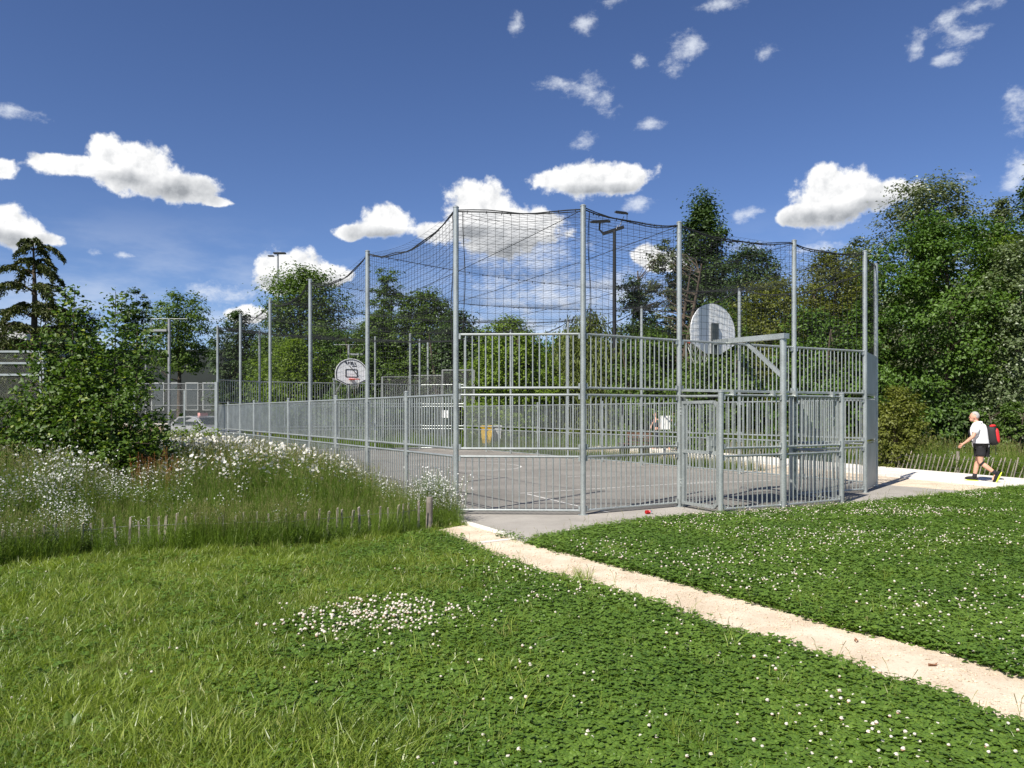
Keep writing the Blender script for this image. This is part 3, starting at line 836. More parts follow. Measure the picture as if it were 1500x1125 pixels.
def crown_points(rs, n_cl, per, rad, H, base_frac, shape, lob=0.30, cl=0.16, droop=0.0, shell=0.45, flat=0.55):
    """leaf clusters spread through a lobed crown; returns pos, normal, cluster centres (local, base at z=0)"""
    z0, z1 = base_frac * H, H
    C = []
    k = rs.rand(6) * 6.28
    tries = 0
    while len(C) < n_cl and tries < n_cl * 60:
        tries += 1
        t = rs.rand(); a = rs.rand() * 2 * math.pi
        if shape == 'round':   w = max(0, 1 - abs(2 * t - 0.86) ** 2.6 / 1.62) ** 0.55
        elif shape == 'cone':  w = (1 - t) ** 0.75 * min(1, 0.35 + t * 5)
        elif shape == 'column':w = min(1, 0.55 + 2.5 * t) * (1 - t ** 4.0) ** 0.6
        elif shape == 'shrub': w = (1 - t ** 2.8) ** 0.55
        else:                  w = math.sin(math.pi * (0.12 + 0.85 * t)) ** 0.6
        lobes = 1 + lob * (math.sin(3 * a + k[0] + 5 * t) * 0.5 + math.sin(5 * a + k[1] - 7 * t) * 0.35 + math.sin(9 * t + k[2] + 2 * a) * 0.5)
        q = (shell + (1 - shell) * rs.rand()) if rs.rand() < 0.8 else rs.rand() * 0.6
        r = rad * w * lobes * q
        if rs.rand() > (w * 0.8 + 0.2): continue
        C.append((r * math.cos(a), r * math.sin(a), z0 + (z1 - z0) * t + 0.06 * H * lob * math.sin(2 * a + k[3])))
    C = np.array(C)
    cr = rad * cl * (0.6 + 0.8 * rs.rand(len(C)))
    idx = np.repeat(np.arange(len(C)), per)
    g = rs.normal(size=(len(idx), 3)) * np.array([1, 1, flat]) * 0.62
    pos = C[idx] + g * cr[idx][:, None]
    out = pos - np.array([0, 0, (z0 + z1) * 0.45]); out /= np.maximum(np.linalg.norm(out, axis=1, keepdims=True), 1e-6)
    loc = g / np.maximum(np.linalg.norm(g, axis=1, keepdims=True), 1e-6)
    nrm = out * 0.45 + loc * 0.45 + np.array([0, 0, 0.55]) + rs.normal(size=pos.shape) * 0.42
    if droop: pos[:, 2] -= droop * np.abs(rs.normal(size=len(pos))) * rad * 0.3
    pos[:, 2] = np.maximum(pos[:, 2], 0.04)
    return pos, nrm, C

def limbs(mb, rs, C, H, r0, top_frac, n, sinuous=0.05, stems=1):
    """tapered trunk with limbs reaching for the leaf clusters"""
    for s in range(stems):
        off = np.zeros(3) if stems == 1 else np.append(rs.normal(size=2) * r0 * 2.2, 0)
        th = H * top_frac; pts, rad = [], []
        ph = rs.rand(2) * 6
        for i in range(8):
            t = i / 7
            pts.append(Vector((off[0] * (1 + 2 * t) + sinuous * H * math.sin(2.2 * t + ph[0]) * t * 0.5, off[1] * (1 + 2 * t) + sinuous * H * math.sin(2.6 * t + ph[1]) * t * 0.5, -0.1 + t * th)))
            rad.append(r0 * (1.25 if i == 0 else 1) * (1 - 0.85 * t))
        mb.tube(pts, rad, 9)
        pick = C[rs.permutation(len(C))[:n // stems]]
        for c in pick:
            zt = max(0.12 * H, min(th * 0.95, c[2] - 0.35 * math.hypot(c[0], c[1]) - 0.05 * H)); t = zt / th; f = t * 7; i = min(6, int(f))
            p = pts[i].lerp(pts[i + 1], f - i); e = Vector(c); mid = p.lerp(e, 0.5) + Vector((0, 0, 0.06 * H * (rs.rand() - 0.2)))
            rr = max(0.010, r0 * (1 - 0.85 * t) * 0.42)
            mb.tube([p, p.lerp(mid, 0.5) + Vector(rs.normal(size=3) * 0.01 * H), mid, e], [rr, rr * 0.8, rr * 0.55, rr * 0.18], 5, cap=False)

def tree(name, label, px, Y, top, half, kind, shape='round', base=0.18, leaf=0.12, dens=1.0, seed=0, lob=0.3, cl=0.17, bark=None, group=None, trunk=None, top_frac=0.85, cat='tree', stems=1, droop=0.0, nlimb=26, per=46, z=None, shell=0.45, xy=None):
    rs = np.random.RandomState(seed)
    p = at(px, Y) if xy is None else Vector((xy[0], xy[1], 0))
    p.z = ground_z(p.x, p.y) if z is None else z
    H = CAM_H + (605 - top) / FPX * Y - p.z; rad = half / FPX * Y
    root = thing(name, label, cat, p, 0, group)
    area = math.pi * rad * H * (1 - base) * 0.5 * 2
    n_leaf = int(dens * 3.6 * area / (leaf * leaf * 0.35)); n_leaf = min(n_leaf, 42000)
    n_cl = max(24, n_leaf // per)
    pos, nrm, C = crown_points(rs, n_cl, per, rad, H, base, shape, lob, cl, droop, shell)
    size = leaf * (0.65 + 0.7 * rs.rand(len(pos)))
    tang = None
    asp = 0.62
    if droop: tang = rs.normal(size=pos.shape) * 0.25 + np.array([0, 0, -1.0]); asp = 0.26; nrm = nrm * np.array([1, 1, 0.4])
    me = leaves_mesh('crown', pos, nrm, size, LEAF[kind], asp, rs, tang)
    link_mesh('crown', me, root)
    mb = MB(); limbs(mb, rs, C, H, trunk or max(0.06, 0.022 * H), top_frac, nlimb, stems=stems)
    mb.build('trunk', bark or M_BARK, root, 60)
    return root

TG = 'trees around the court'
# right-hand wood
tree('maple_tree', 'big dense dark green maple right of the court, beside the walking man', 1385, 26, 322, 108, 'maple', 'round', 0.03, 0.115, 0.95, 1, 0.38, 0.155, group=TG, per=130, shell=0.6)
tree('poplar_tree', 'grey-green poplar topping the wood behind the big maple', 1360, 37, 264, 86, 'poplar', 'round', 0.2, 0.14, 0.8, 2, 0.34, 0.17, M_BARKG, TG)
tree('poplar_tree', 'small grey poplar rising left of the big maple, behind the last tall pole', 1262, 40, 345, 36, 'poplar', 'column', 0.2, 0.17, 0.7, 3, 0.4, 0.22, M_BARKG, TG)
tree('silver_willow', 'silvery tree cut by the right edge of the picture', 1500, 24, 352, 74, 'silver', 'round', 0.03, 0.095, 0.8, 4, 0.3, 0.16, M_BARKG, TG)
tree('poplar_tree', 'dark blue-green poplar high behind the silvery tree at the right edge', 1468, 44, 296, 36, 'poplar', 'column', 0.2, 0.18, 0.8, 5, 0.45, 0.24, M_BARKG, TG)
tree('poplar_tree', 'poplar whose dark top touches the upper right edge', 1516, 36, 246, 34, 'dark', 'column', 0.2, 0.17, 0.8, 6, 0.45, 0.24, M_BARKG, TG)
tree('lime_tree', 'yellow-green tree peeping over the maple near the right edge', 1466, 34, 352, 44, 'lime', 'round', 0.3, 0.15, 0.9, 7, 0.3, 0.2, None, TG)
tree('olive_willow', 'olive bushy willow behind the right end of the cage', 1215, 33, 372, 66, 'olive', 'round', 0.04, 0.115, 0.8, 8, 0.3, 0.16, None, TG, stems=3)
tree('olive_willow', 'yellowish willow in the middle of the wood behind the board', 1130, 35, 412, 72, 'olive', 'round', 0.04, 0.12, 0.85, 9, 0.28, 0.16, None, TG, stems=3)
tree('dark_ash_tree', 'dark green ash behind the yellowish willow', 1100, 44, 362, 56, 'dark', 'round', 0.2, 0.17, 1.0, 10, 0.3, 0.2, None, TG)
tree('lombardy_poplar', 'tall conical dark poplar above the cage, right of the floodlight mast', 1028, 47, 286, 44, 'dark', 'column', 0.05, 0.18, 1.6, 11, 0.36, 0.26, None, TG)
tree('thin_willow', 'thin half-bare tree showing its branches beside the conical poplar', 966, 46, 356, 38, 'poplar', 'round', 0.32, 0.15, 0.40, 12, 0.35, 0.16, M_BARK, TG, stems=3, nlimb=60)
tree('young_ash_tree', 'small dark tree just right of the floodlight mast', 930, 43, 408, 30, 'dark', 'round', 0.22, 0.15, 0.9, 13, 0.45, 0.26, None, TG)
tree('hazel_thicket', 'green thicket behind the near backboard', 1050, 33, 450, 66, 'green', 'shrub', 0.0, 0.13, 0.9, 14, 0.28, 0.17, None, TG, stems=4)
tree('hazel_thicket', 'dark thicket right of the near basketball post', 1190, 29, 455, 66, 'maple', 'shrub', 0.0, 0.13, 0.9, 15, 0.28, 0.17, None, TG, stems=4)
tree('hazel_thicket', 'dark thicket between the last court pole and the maple', 1268, 28, 440, 54, 'maple', 'shrub', 0.0, 0.13, 0.9, 16, 0.28, 0.18, None, TG, stems=4)
tree('privet_shrub', 'low olive shrub right of the corner screen', 1316, 23.6, 568, 46, 'olive', 'shrub', 0.0, 0.085, 0.9, 17, 0.3, 0.2, None, TG, cat='shrub', stems=4)
tree('privet_shrub', 'low green shrub at the right edge behind the man', 1486, 22.6, 585, 30, 'green', 'shrub', 0.0, 0.085, 0.8, 18, 0.3, 0.2, None, TG, cat='shrub', stems=4)
tree('privet_shrub', 'low dark shrub in the shade under the maple', 1400, 25.0, 575, 60, 'dark', 'shrub', 0.0, 0.10, 0.7, 19, 0.3, 0.2, None, TG, cat='shrub', stems=4)
# middle
tree('weeping_willow', 'weeping willow hanging behind the middle of the cage', 862, 42, 456, 82, 'willow', 'shrub', 0.0, 0.24, 1.7, 20, 0.25, 0.16, None, TG, droop=0.9)
tree('lime_thicket', 'bright green thicket left of the weeping willow', 748, 41, 470, 72, 'lime', 'shrub', 0.0, 0.15, 1.5, 21, 0.3, 0.16, None, TG, stems=4)
tree('lime_thicket', 'fresh green thicket right of the floodlight mast', 955, 39, 486, 62, 'green', 'shrub', 0.0, 0.15, 1.4, 22, 0.3, 0.17, None, TG, stems=4)
tree('hazel_thicket', 'dark green thicket directly behind the nearest pole', 668, 45, 460, 56, 'dark', 'shrub', 0.0, 0.16, 1.5, 23, 0.3, 0.18, None, TG, stems=4)
tree('ash_tree', 'green tree between the second and the nearest tall pole', 622, 47, 430, 52, 'green', 'round', 0.03, 0.17, 1.4, 24, 0.34, 0.17, None, TG)
tree('birch_tree', 'slender birch whose thin top shows through the net', 569, 48, 402, 32, 'green', 'round', 0.1, 0.15, 0.9, 25, 0.4, 0.2, M_BARKG, TG)
tree('hazel_thicket', 'green thicket right of the far basketball board', 548, 46, 466, 58, 'green', 'shrub', 0.0, 0.16, 1.4, 26, 0.3, 0.18, None, TG, stems=4)
# left
tree('plane_tree', 'broad green tree beside the thin light mast', 446, 52, 400, 72, 'green', 'round', 0.06, 0.18, 1.4, 27, 0.32, 0.2, None, TG)
tree('lime_thicket', 'light green undergrowth below the broad tree', 424, 47, 500, 62, 'lime', 'shrub', 0.0, 0.15, 0.9, 28, 0.3, 0.18, None, TG, stems=4)
tree('hazel_thicket', 'dark undergrowth behind the far basketball goal', 500, 49, 488, 52, 'maple', 'shrub', 0.0, 0.15, 0.9, 44, 0.3, 0.18, None, TG, stems=4)
tree('holm_oak', 'dark holm oak at the far left corner of the cage', 350, 56, 458, 36, 'dark', 'round', 0.05, 0.17, 1.0, 29, 0.35, 0.2, None, TG)
tree('acacia_tree', 'airy light tree behind the square lamp post', 262, 60, 432, 46, 'green', 'round', 0.46, 0.19, 0.8, 30, 0.4, 0.19, M_BARK, TG, nlimb=40)
tree('pear_tree', 'dark small tree left of the square lamp post', 196, 44, 430, 26, 'dark', 'column', 0.15, 0.15, 0.85, 31, 0.5, 0.26, None, TG)
tree('laurel_hedge', 'dark hedge behind the tall ball fence at the left edge', 20, 46, 500, 70, 'dark', 'shrub', 0.0, 0.15, 1.2, 33, 0.2, 0.2, None, TG, cat='shrub', stems=4)
tree('plum_tree', 'thin tree behind the cedar and the foreground bush', 118, 42, 455, 40, 'dark', 'round', 0.1, 0.15, 0.7, 32, 0.4, 0.22, None, TG)
# far wood closing the view behind everything
for k, (px, Y, top, half, kd) in enumerate([(560, 66, 500, 80, 'dark'), (700, 64, 492, 90, 'dark'), (830, 62, 498, 90, 'maple'), (960, 58, 484, 80, 'dark'), (1090, 56, 470, 90, 'dark'), (1230, 52, 440, 90, 'dark'), (1340, 46, 420, 90, 'dark'), (1460, 48, 400, 90, 'dark'), (400, 70, 500, 60, 'dark')]):
    where = ['beyond the far goal', 'beyond the nearest pole', 'beyond the weeping willow', 'beyond the half-bare tree', 'beyond the near board', 'beyond the olive willow', 'beyond the corner screen', 'beyond the silvery tree', 'beyond the broad tree'][k]
    tree('background_tree', 'distant dark tree of the wood edge, ' + where, px, Y, top, half * 1.15, kd, 'shrub', 0.0, 0.28, 1.2, 60 + k, 0.25, 0.18, None, 'distant wood edge', stems=3)

# cedar: tiers of drooping boughs
def cedar():
    rs = np.random.RandomState(77)
    p = at(48, 40); p.z = -0.03; H = CAM_H + (605 - 349) / FPX * 40
    root = thing('cedar_tree', 'dark cedar with drooping tiered boughs at the left edge', 'tree', p, 0, TG)
    pos, tan, tb = [], [], MB()
    tb.tube([Vector((0, 0, -0.1)), Vector((0.05, 0, H * 0.4)), Vector((0.1, 0, H * 0.75)), Vector((0.02, 0, H * 0.99))], [0.26, 0.2, 0.11, 0.03], 9)
    for k, (f, ln) in enumerate([(0.10, 3.4), (0.20, 3.6), (0.30, 3.3), (0.38, 3.2), (0.46, 2.7), (0.535, 3.0), (0.62, 2.5), (0.665, 1.5), (0.745, 2.6), (0.83, 1.8), (0.885, 1.15), (0.945, 1.35), (0.985, 0.7)]):
        z = H * f
        for b in range(5 if f < 0.8 else 4):
            a = k * 1.1 + b * 6.283 / (5 if f < 0.8 else 4) + rs.rand() * 0.6; l_ = 1.08 * ln * (0.65 + 0.5 * rs.rand())
            d = np.array([math.cos(a), math.sin(a), 0])
            rise = 0.16 + 0.12 * rs.rand()
            prof = lambda s: l_ * (rise * np.sin(np.pi * np.clip(s, 0, 1) * 0.85) - 0.42 * s ** 2.6)
            curve = [np.array([0, 0, z + prof(s)]) + d * l_ * s for s in np.linspace(0, 1, 7)]
            tb.tube([Vector(q) for q in curve], [0.05 * (1 - 0.8 * s) * (0.4 + l_ / 4) for s in np.linspace(0, 1, 7)], 4, cap=False)
            n = int(170 * l_)
            s = 0.18 + 0.82 * rs.rand(n) ** 0.8
            c = np.array([0, 0, z]) + d * (l_ * s)[:, None]; c[:, 2] += prof(s)
            sd = np.array([-d[1], d[0], 0]); wdt = (0.08 + 0.26 * np.sin(np.pi * np.clip(s, 0.05, 0.97))) * l_ * 0.6
            lat = rs.normal(size=n) * wdt * 0.5
            hang = np.abs(rs.normal(size=n)) * 0.13 + np.abs(lat) * 0.40
            c += sd * lat[:, None]; c[:, 2] -= hang - 0.05
            pos.append(c); tan.append(d * 0.6 + sd * np.sign(lat)[:, None] * 0.4 + np.array([0, 0, -0.8]) + rs.normal(size=(n, 3)) * 0.3)
    pos = np.concatenate(pos); tan = np.concatenate(tan)
    nrm = rs.normal(size=pos.shape) * 0.6 + np.array([0, 0, 0.9])
    link_mesh('crown', leaves_mesh('crown', pos, nrm, 0.26 * (0.6 + 0.7 * rs.rand(len(pos))), LEAF['cedar'], 0.22, rs, tan), root)
    tb.build('trunk', M_BARK, root, 60)
cedar()

# foreground hazel bush on the flower bank
def shoot_bush(name, label, base, shoots, kind, leaf, seed, per_m=300, skirt=None):
    rs = np.random.RandomState(seed)
    root = thing(name, label, 'shrub', base, 0, 'shrubs on the flower bank')
    pos, nrm, tb = [], [], MB()
    for (dx, dy, h, lean, spread) in shoots:
        a = rs.rand() * 6.28; tip = Vector((dx + lean, dy + 0.2 * math.sin(a), h)); st = Vector((dx * 0.35, dy * 0.35, -0.05))
        mid = st.lerp(tip, 0.5) + Vector((dx * 0.35, dy * 0.35, 0))
        pts = [st, st.lerp(mid, 0.5), mid, mid.lerp(tip, 0.5), tip]
        tb.tube(pts, [0.028, 0.022, 0.016, 0.010, 0.004], 6, cap=False)
        nb = int(h * 7)
        for j in range(nb):                                  # side twigs carrying leaf fans
            t = 0.10 + 0.9 * j / nb; f = t * 4; i = min(3, int(f)); q = pts[i].lerp(pts[i + 1], f - i)
            ang = j * 2.4 + rs.rand(); ll = spread * (1.0 - 0.88 * t ** 1.3) * (0.6 + 0.7 * rs.rand()) + 0.10
            e = q + Vector((math.cos(ang) * ll, math.sin(ang) * ll, ll * (0.35 - 0.35 * rs.rand())))
            tb.tube([q, q.lerp(e, 0.5) + Vector((0, 0, 0.04)), e], [0.007, 0.005, 0.002], 4, cap=False)
            n = int(per_m * ll * 0.55) + 10
            s = rs.rand(n)
            c = np.array(q)[None] * (1 - s[:, None]) + np.array(e)[None] * s[:, None] + rs.normal(size=(n, 3)) * (0.06 + 0.13 * ll)
            pos.append(c); nrm.append(np.array([0.0, -0.25, 0.75])[None] + rs.normal(size=(n, 3)) * 0.5)
    pos = np.concatenate(pos); nrm = np.concatenate(nrm); pos[:, 2] = np.maximum(pos[:, 2], 0.05)
    link_mesh('foliage', leaves_mesh('foliage', pos, nrm, leaf * (0.55 + 0.8 * rs.rand(len(pos))), LEAF[kind], 0.66, rs), root)
    tb.build('stems', M_BARK, root, 60)
    return root
b0 = V2(-7.15, 13.0); b0.z = ground_z(b0.x, b0.y)
shoot_bush('hazel_bush', 'large leafy green bush with upright shoots on the flower bank at left', b0,
           [(-0.35, 0, 3.55, 0.0, 0.60), (0.30, 0.2, 3.45, 0.10, 0.55), (-0.75, 0.1, 2.75, -0.15, 0.7), (0.75, 0, 2.75, 0.15, 0.65), (0.0, 0.1, 2.6, 0.0, 0.7), (0.0, -0.4, 2.2, 0.0, 0.9), (-0.4, -0.4, 1.8, -0.1, 0.9), (0.55, -0.4, 1.7, 0.15, 0.9), (0.85, -0.1, 1.35, 0.35, 0.8), (-0.8, -0.3, 1.8, -0.2, 0.9), (0.1, -0.7, 1.3, 0, 0.8), (0.6, -0.7, 1.0, 0.2, 0.7), (-0.5, -0.7, 1.2, -0.1, 0.8)], 'bush', 0.085, 5, 330)
b1 = V2(-9.0, 12.7); b1.z = ground_z(b1.x, b1.y)
shoot_bush('hazel_bush', 'lower leafy bush at the left edge under the cedar', b1,
           [(0, 0, 1.75, 0.1, 0.8), (0.6, 0, 1.65, 0.1, 0.8), (-0.6, 0, 1.6, -0.2, 0.8), (0.9, -0.2, 1.35, 0.2, 0.8), (0.3, -0.4, 1.2, 0, 0.8), (-0.4, -0.4, 1.2, 0, 0.8), (-1.1, 0, 1.5, -0.2, 0.8), (-1.7, 0, 1.5, -0.2, 0.8)], 'bush', 0.085, 6, 330)
b2 = V2(-8.35, 20.3); b2.z = ground_z(b2.x, b2.y)
shoot_bush('spindle_bush', 'small bright green bush below the mesh fence, left of the court', b2, [(0, 0, 1.15, 0.1, 0.45), (0.3, 0.1, 0.95, 0.1, 0.45), (-0.35, 0, 1.0, -0.1, 0.45), (-0.8, 0, 0.8, 0, 0.4), (-1.2, 0, 0.85, 0, 0.4)], 'lime', 0.08, 7, 260)
# ------------------------------------------------------------------ ground cover (scattered, nobody could count it)
SRC = bpy.data.collections.new('plant_sources')       # never linked to the scene: only instanced
def src_col(name, meshes):
    c = bpy.data.collections.new(name)
    for i, me in enumerate(meshes):
        c.objects.link(bpy.data.objects.new('%s_%02d' % (name, i), me))
    return c
def scatter(name, pts, col, label=None):
    """pts: rows x, y, z, rotz, tilt, scale ; one object of kind stuff instancing the meshes of col"""
    pts = np.asarray(pts, np.float32)
    me = bpy.data.meshes.new(name); me.vertices.add(len(pts)); me.vertices.foreach_set('co', pts[:, :3].copy().reshape(-1))
    rot = np.zeros((len(pts), 3), np.float32); rot[:, 2] = pts[:, 3]; rot[:, 0] = pts[:, 4]
    a = me.attributes.new('rot', 'FLOAT_VECTOR', 'POINT'); a.data.foreach_set('vector', rot.reshape(-1))
    a = me.attributes.new('scl', 'FLOAT', 'POINT'); a.data.foreach_set('value', pts[:, 5].copy())
    o = link_mesh(name, me); o['kind'] = 'stuff'
    if label: o['label'] = label
    ng = bpy.data.node_groups.new(name, 'GeometryNodeTree')
    ng.interface.new_socket('Geometry', in_out='INPUT', socket_type='NodeSocketGeometry')
    ng.interface.new_socket('Geometry', in_out='OUTPUT', socket_type='NodeSocketGeometry')
    gi, go = ng.nodes.new('NodeGroupInput'), ng.nodes.new('NodeGroupOutput')
    ci = ng.nodes.new('GeometryNodeCollectionInfo'); ci.inputs['Collection'].default_value = col
    ci.inputs['Separate Children'].default_value = True; ci.inputs['Reset Children'].default_value = True
    ip = ng.nodes.new('GeometryNodeInstanceOnPoints'); ip.inputs['Pick Instance'].default_value = True
    ri = ng.nodes.new('FunctionNodeRandomValue'); ri.data_type = 'INT'
    ri.inputs[4].default_value = 0; ri.inputs[5].default_value = len(col.objects) - 1
    def na(nm, t):
        n = ng.nodes.new('GeometryNodeInputNamedAttribute'); n.data_type = t; n.inputs[0].default_value = nm; return n.outputs[0]
    lk = ng.links.new
    lk(gi.outputs[0], ip.inputs['Points']); lk(ci.outputs[0], ip.inputs['Instance'])
    lk(ri.outputs[2], ip.inputs['Instance Index'])
    e2r = ng.nodes.new('FunctionNodeEulerToRotation'); lk(na('rot', 'FLOAT_VECTOR'), e2r.inputs[0]); lk(e2r.outputs[0], ip.inputs['Rotation'])
    lk(na('scl', 'FLOAT'), ip.inputs['Scale']); lk(ip.outputs[0], go.inputs[0])
    md = o.modifiers.new('scatter', 'NODES'); md.node_group = ng
    return o

def plant_mat(name, dark, light, trans=0.3, dry=None, rough=0.45, spec=0.35, tint=(1.2, 1.3, 0.5)):
    """blade or leaf of the ground cover: colour by blade, by tuft and drifting over the lawn"""
    m = bpy.data.materials.new(name); m.use_nodes = True
    nt = m.node_tree; nt.nodes.clear()
    out = node(nt, 'ShaderNodeOutputMaterial')
    geo = node(nt, 'ShaderNodeNewGeometry'); oi = node(nt, 'ShaderNodeObjectInfo')
    n = noise_n(nt, oi.outputs['Location'], 0.8, 3.0, 0.55).outputs[0]
    f = math_n(nt, 'ADD', math_n(nt, 'ADD', math_n(nt, 'MULTIPLY', geo.outputs['Random Per Island'], 0.4), math_n(nt, 'MULTIPLY', oi.outputs['Random'], 0.25)), math_n(nt, 'MULTIPLY', maprange(nt, n, 0.3, 0.7, 0, 1), 0.35))
    c = mixc(nt, f, (*dark, 1), (*light, 1))
    if dry is not None:
        n2 = noise_n(nt, oi.outputs['Location'], 1.7, 2.0, 0.5).outputs[0]
        k = math_n(nt, 'MULTIPLY', maprange(nt, n2, 0.50, 0.72, 0.12, 1.0), maprange(nt, geo.outputs['Random Per Island'], 0.55, 0.95, 0, 0.85))
        c = mixc(nt, k, c, (*dry, 1))
    bs = node(nt, 'ShaderNodeBsdfPrincipled'); nt.links.new(c, bs.inputs['Base Color'])
    bs.inputs['Roughness'].default_value = rough; bs.inputs['Specular IOR Level'].default_value = spec
    tr = node(nt, 'ShaderNodeBsdfTranslucent')
    nt.links.new(mixc(nt, 1.0, c, (*tint, 1), 'MULTIPLY'), tr.inputs[0])
    ms = node(nt, 'ShaderNodeMixShader'); ms.inputs[0].default_value = trans
    nt.links.new(bs.outputs[0], ms.inputs[1]); nt.links.new(tr.outputs[0], ms.inputs[2]); nt.links.new(ms.outputs[0], out.inputs[0])
    MATS[name] = m
    return m
M_GRASS = plant_mat('lawn_grass', (0.075, 0.140, 0.014), (0.30, 0.37, 0.055), 0.40, dry=(0.50, 0.45, 0.20), rough=0.38, spec=0.5)
M_TALL = plant_mat('meadow_grass', (0.068, 0.135, 0.013), (0.205, 0.295, 0.042), 0.36, dry=(0.38, 0.35, 0.15))
M_CLOV = plant_mat('clover_leaf', (0.052, 0.115, 0.014), (0.155, 0.245, 0.034), 0.30, rough=0.42, spec=0.45)
M_HERB = plant_mat('meadow_herb', (0.055, 0.110, 0.014), (0.150, 0.225, 0.034), 0.3)
M_SEED = plant_mat('grass_seed_head', (0.17, 0.15, 0.06), (0.32, 0.29, 0.13), 0.2)
M_DOCK = plant_mat('rusty_dock', (0.16, 0.060, 0.018), (0.30, 0.13, 0.035), 0.2)
M_WHITE = plant_mat('white_petal', (0.70, 0.70, 0.68), (0.84, 0.84, 0.83), 0.25, tint=(1, 1, 1))
M_CREAM = plant_mat('clover_flower', (0.60, 0.54, 0.45), (0.78, 0.74, 0.66), 0.2, tint=(1, 0.95, 0.8))
M_PINK = plant_mat('faded_clover_flower', (0.36, 0.20, 0.13), (0.48, 0.30, 0.20), 0.1)
M_YOLK = plant_mat('daisy_centre', (0.65, 0.42, 0.03), (0.80, 0.58, 0.05), 0.05)

class PB(MB):
    def blade(s, p, d, h, w, bend, mi=0, seg=3, twist=0.0):
        d = Vector((d.x, d.y, 0)).normalized(); sd = Vector((-d.y, d.x, 0)); sd = (sd * math.cos(twist) + d * math.sin(twist))
        vs = []
        for i in range(seg):
            t = i / seg; q = p + Vector((0, 0, h * (t - 0.25 * bend * t * t))) + d * (bend * h * t * t)
            ww = w * (1 - 0.55 * t) / 2; vs += [q - sd * ww, q + sd * ww]
        vs.append(p + Vector((0, 0, h * (1 - 0.25 * bend))) + d * bend * h)
        fs = [(2 * i, 2 * i + 1, 2 * i + 3, 2 * i + 2) for i in range(seg - 1)] + [(2 * seg - 2, 2 * seg - 1, 2 * seg)]
        s.add(vs, fs, mi)
    def stem(s, pts, w, mi=0):
        s.tube(pts, w, 3, cap=False, mi=mi)
    def leaf(s, c, t, n, ln, wd, mi=0):
        t = t.normalized(); b = n.cross(t).normalized(); u = b.cross(t)
        s.add([c, c + t * ln * 0.35 + b * wd * 0.5, c + t * ln * 0.8 + b * wd * 0.38, c + t * ln, c + t * ln * 0.8 - b * wd * 0.38, c + t * ln * 0.35 - b * wd * 0.5, c + t * ln * 0.55 - u * wd * 0.12],
              [(0, 1, 6), (1, 2, 6), (2, 3, 6), (3, 4, 6), (4, 5, 6), (5, 0, 6)], mi)
    def ball(s, c, r, mi=0, rd=None, squash=0.85, mi_low=None):
        n, m = 7, 4; vs = [c + Vector((0, 0, r * squash))]
        for j in range(1, m):
            a = math.pi * j / m
            for k in range(n):
                b = 2 * math.pi * (k + 0.5 * j) / n; q = r * (1 + (rd.uniform(-0.16, 0.16) if rd else 0))
                vs.append(c + Vector((q * math.sin(a) * math.cos(b), q * math.sin(a) * math.sin(b), q * squash * math.cos(a))))
        vs.append(c - Vector((0, 0, r * squash)))
        fs = [(0, 1 + k, 1 + (k + 1) % n) for k in range(n)]
        low = []
        for j in range(m - 2):
            for k in range(n):
                a, b = 1 + j * n + k, 1 + j * n + (k + 1) % n; (fs if j < m - 3 else low).append((a, a + n, b + n, b))
        e = len(vs) - 1; o = 1 + (m - 2) * n
        low += [(o + (k + 1) % n, o + k, e) for k in range(n)]
        b0 = len(s.v); s.v += [tuple(p) for p in vs]
        s.f += [tuple(i + b0 for i in q) for q in fs]; s.m += [mi] * len(fs)
        s.f += [tuple(i + b0 for i in q) for q in low]; s.m += [mi if mi_low is None else mi_low] * len(low)
rd = random.Random(11)
def rdir(): 
    a = rd.uniform(0, 6.283); return Vector((math.cos(a), math.sin(a), 0))
def rdisc(r):
    return rdir() * r * math.sqrt(rd.random())
# --- source meshes
grass_v = []
for k in range(8):
    m = PB()
    for i in range(26): m.blade(rdisc(0.095), rdir(), rd.uniform(0.035, 0.125) * (0.8 + 0.08 * k), rd.uniform(0.004, 0.0085), rd.uniform(0.1, 1.3), twist=rd.uniform(-1.4, 1.4))
    grass_v.append(m.mesh('lawn_tuft', M_GRASS))
C_GRASS = src_col('lawn_tuft', grass_v)
tuft_v = []
for k in range(5):
    m = PB()
    for i in range(26): m.blade(rdisc(0.04), rdir(), rd.uniform(0.12, 0.24), rd.uniform(0.004, 0.006), rd.uniform(0.15, 0.7), twist=rd.uniform(-1, 1))
    tuft_v.append(m.mesh('long_tuft', M_GRASS))
C_TUFT = src_col('long_tuft', tuft_v)
edge_v = []
for k in range(5):                                            # sparse upright stalks along the path edge
    m = PB()
    for i in range(12): m.blade(rdisc(0.11), rdir(), rd.uniform(0.06, 0.17), 0.0045, rd.uniform(0.1, 0.8), 0, twist=rd.uniform(-1, 1))
    for i in range(2):
        p = rdisc(0.08); d = rdir(); q = p + d * rd.uniform(0.02, 0.07) + Vector((0, 0, rd.uniform(0.08, 0.19))); m.stem([p, q], 0.0011); m.stem([q, q + d * 0.02 + Vector((0, 0, rd.uniform(0.02, 0.04)))], 0.0022, 1)
    edge_v.append(m.mesh('edge_stalks', [M_GRASS, M_SEED]))
C_EDGE = src_col('edge_stalks', edge_v)
clov_v = []
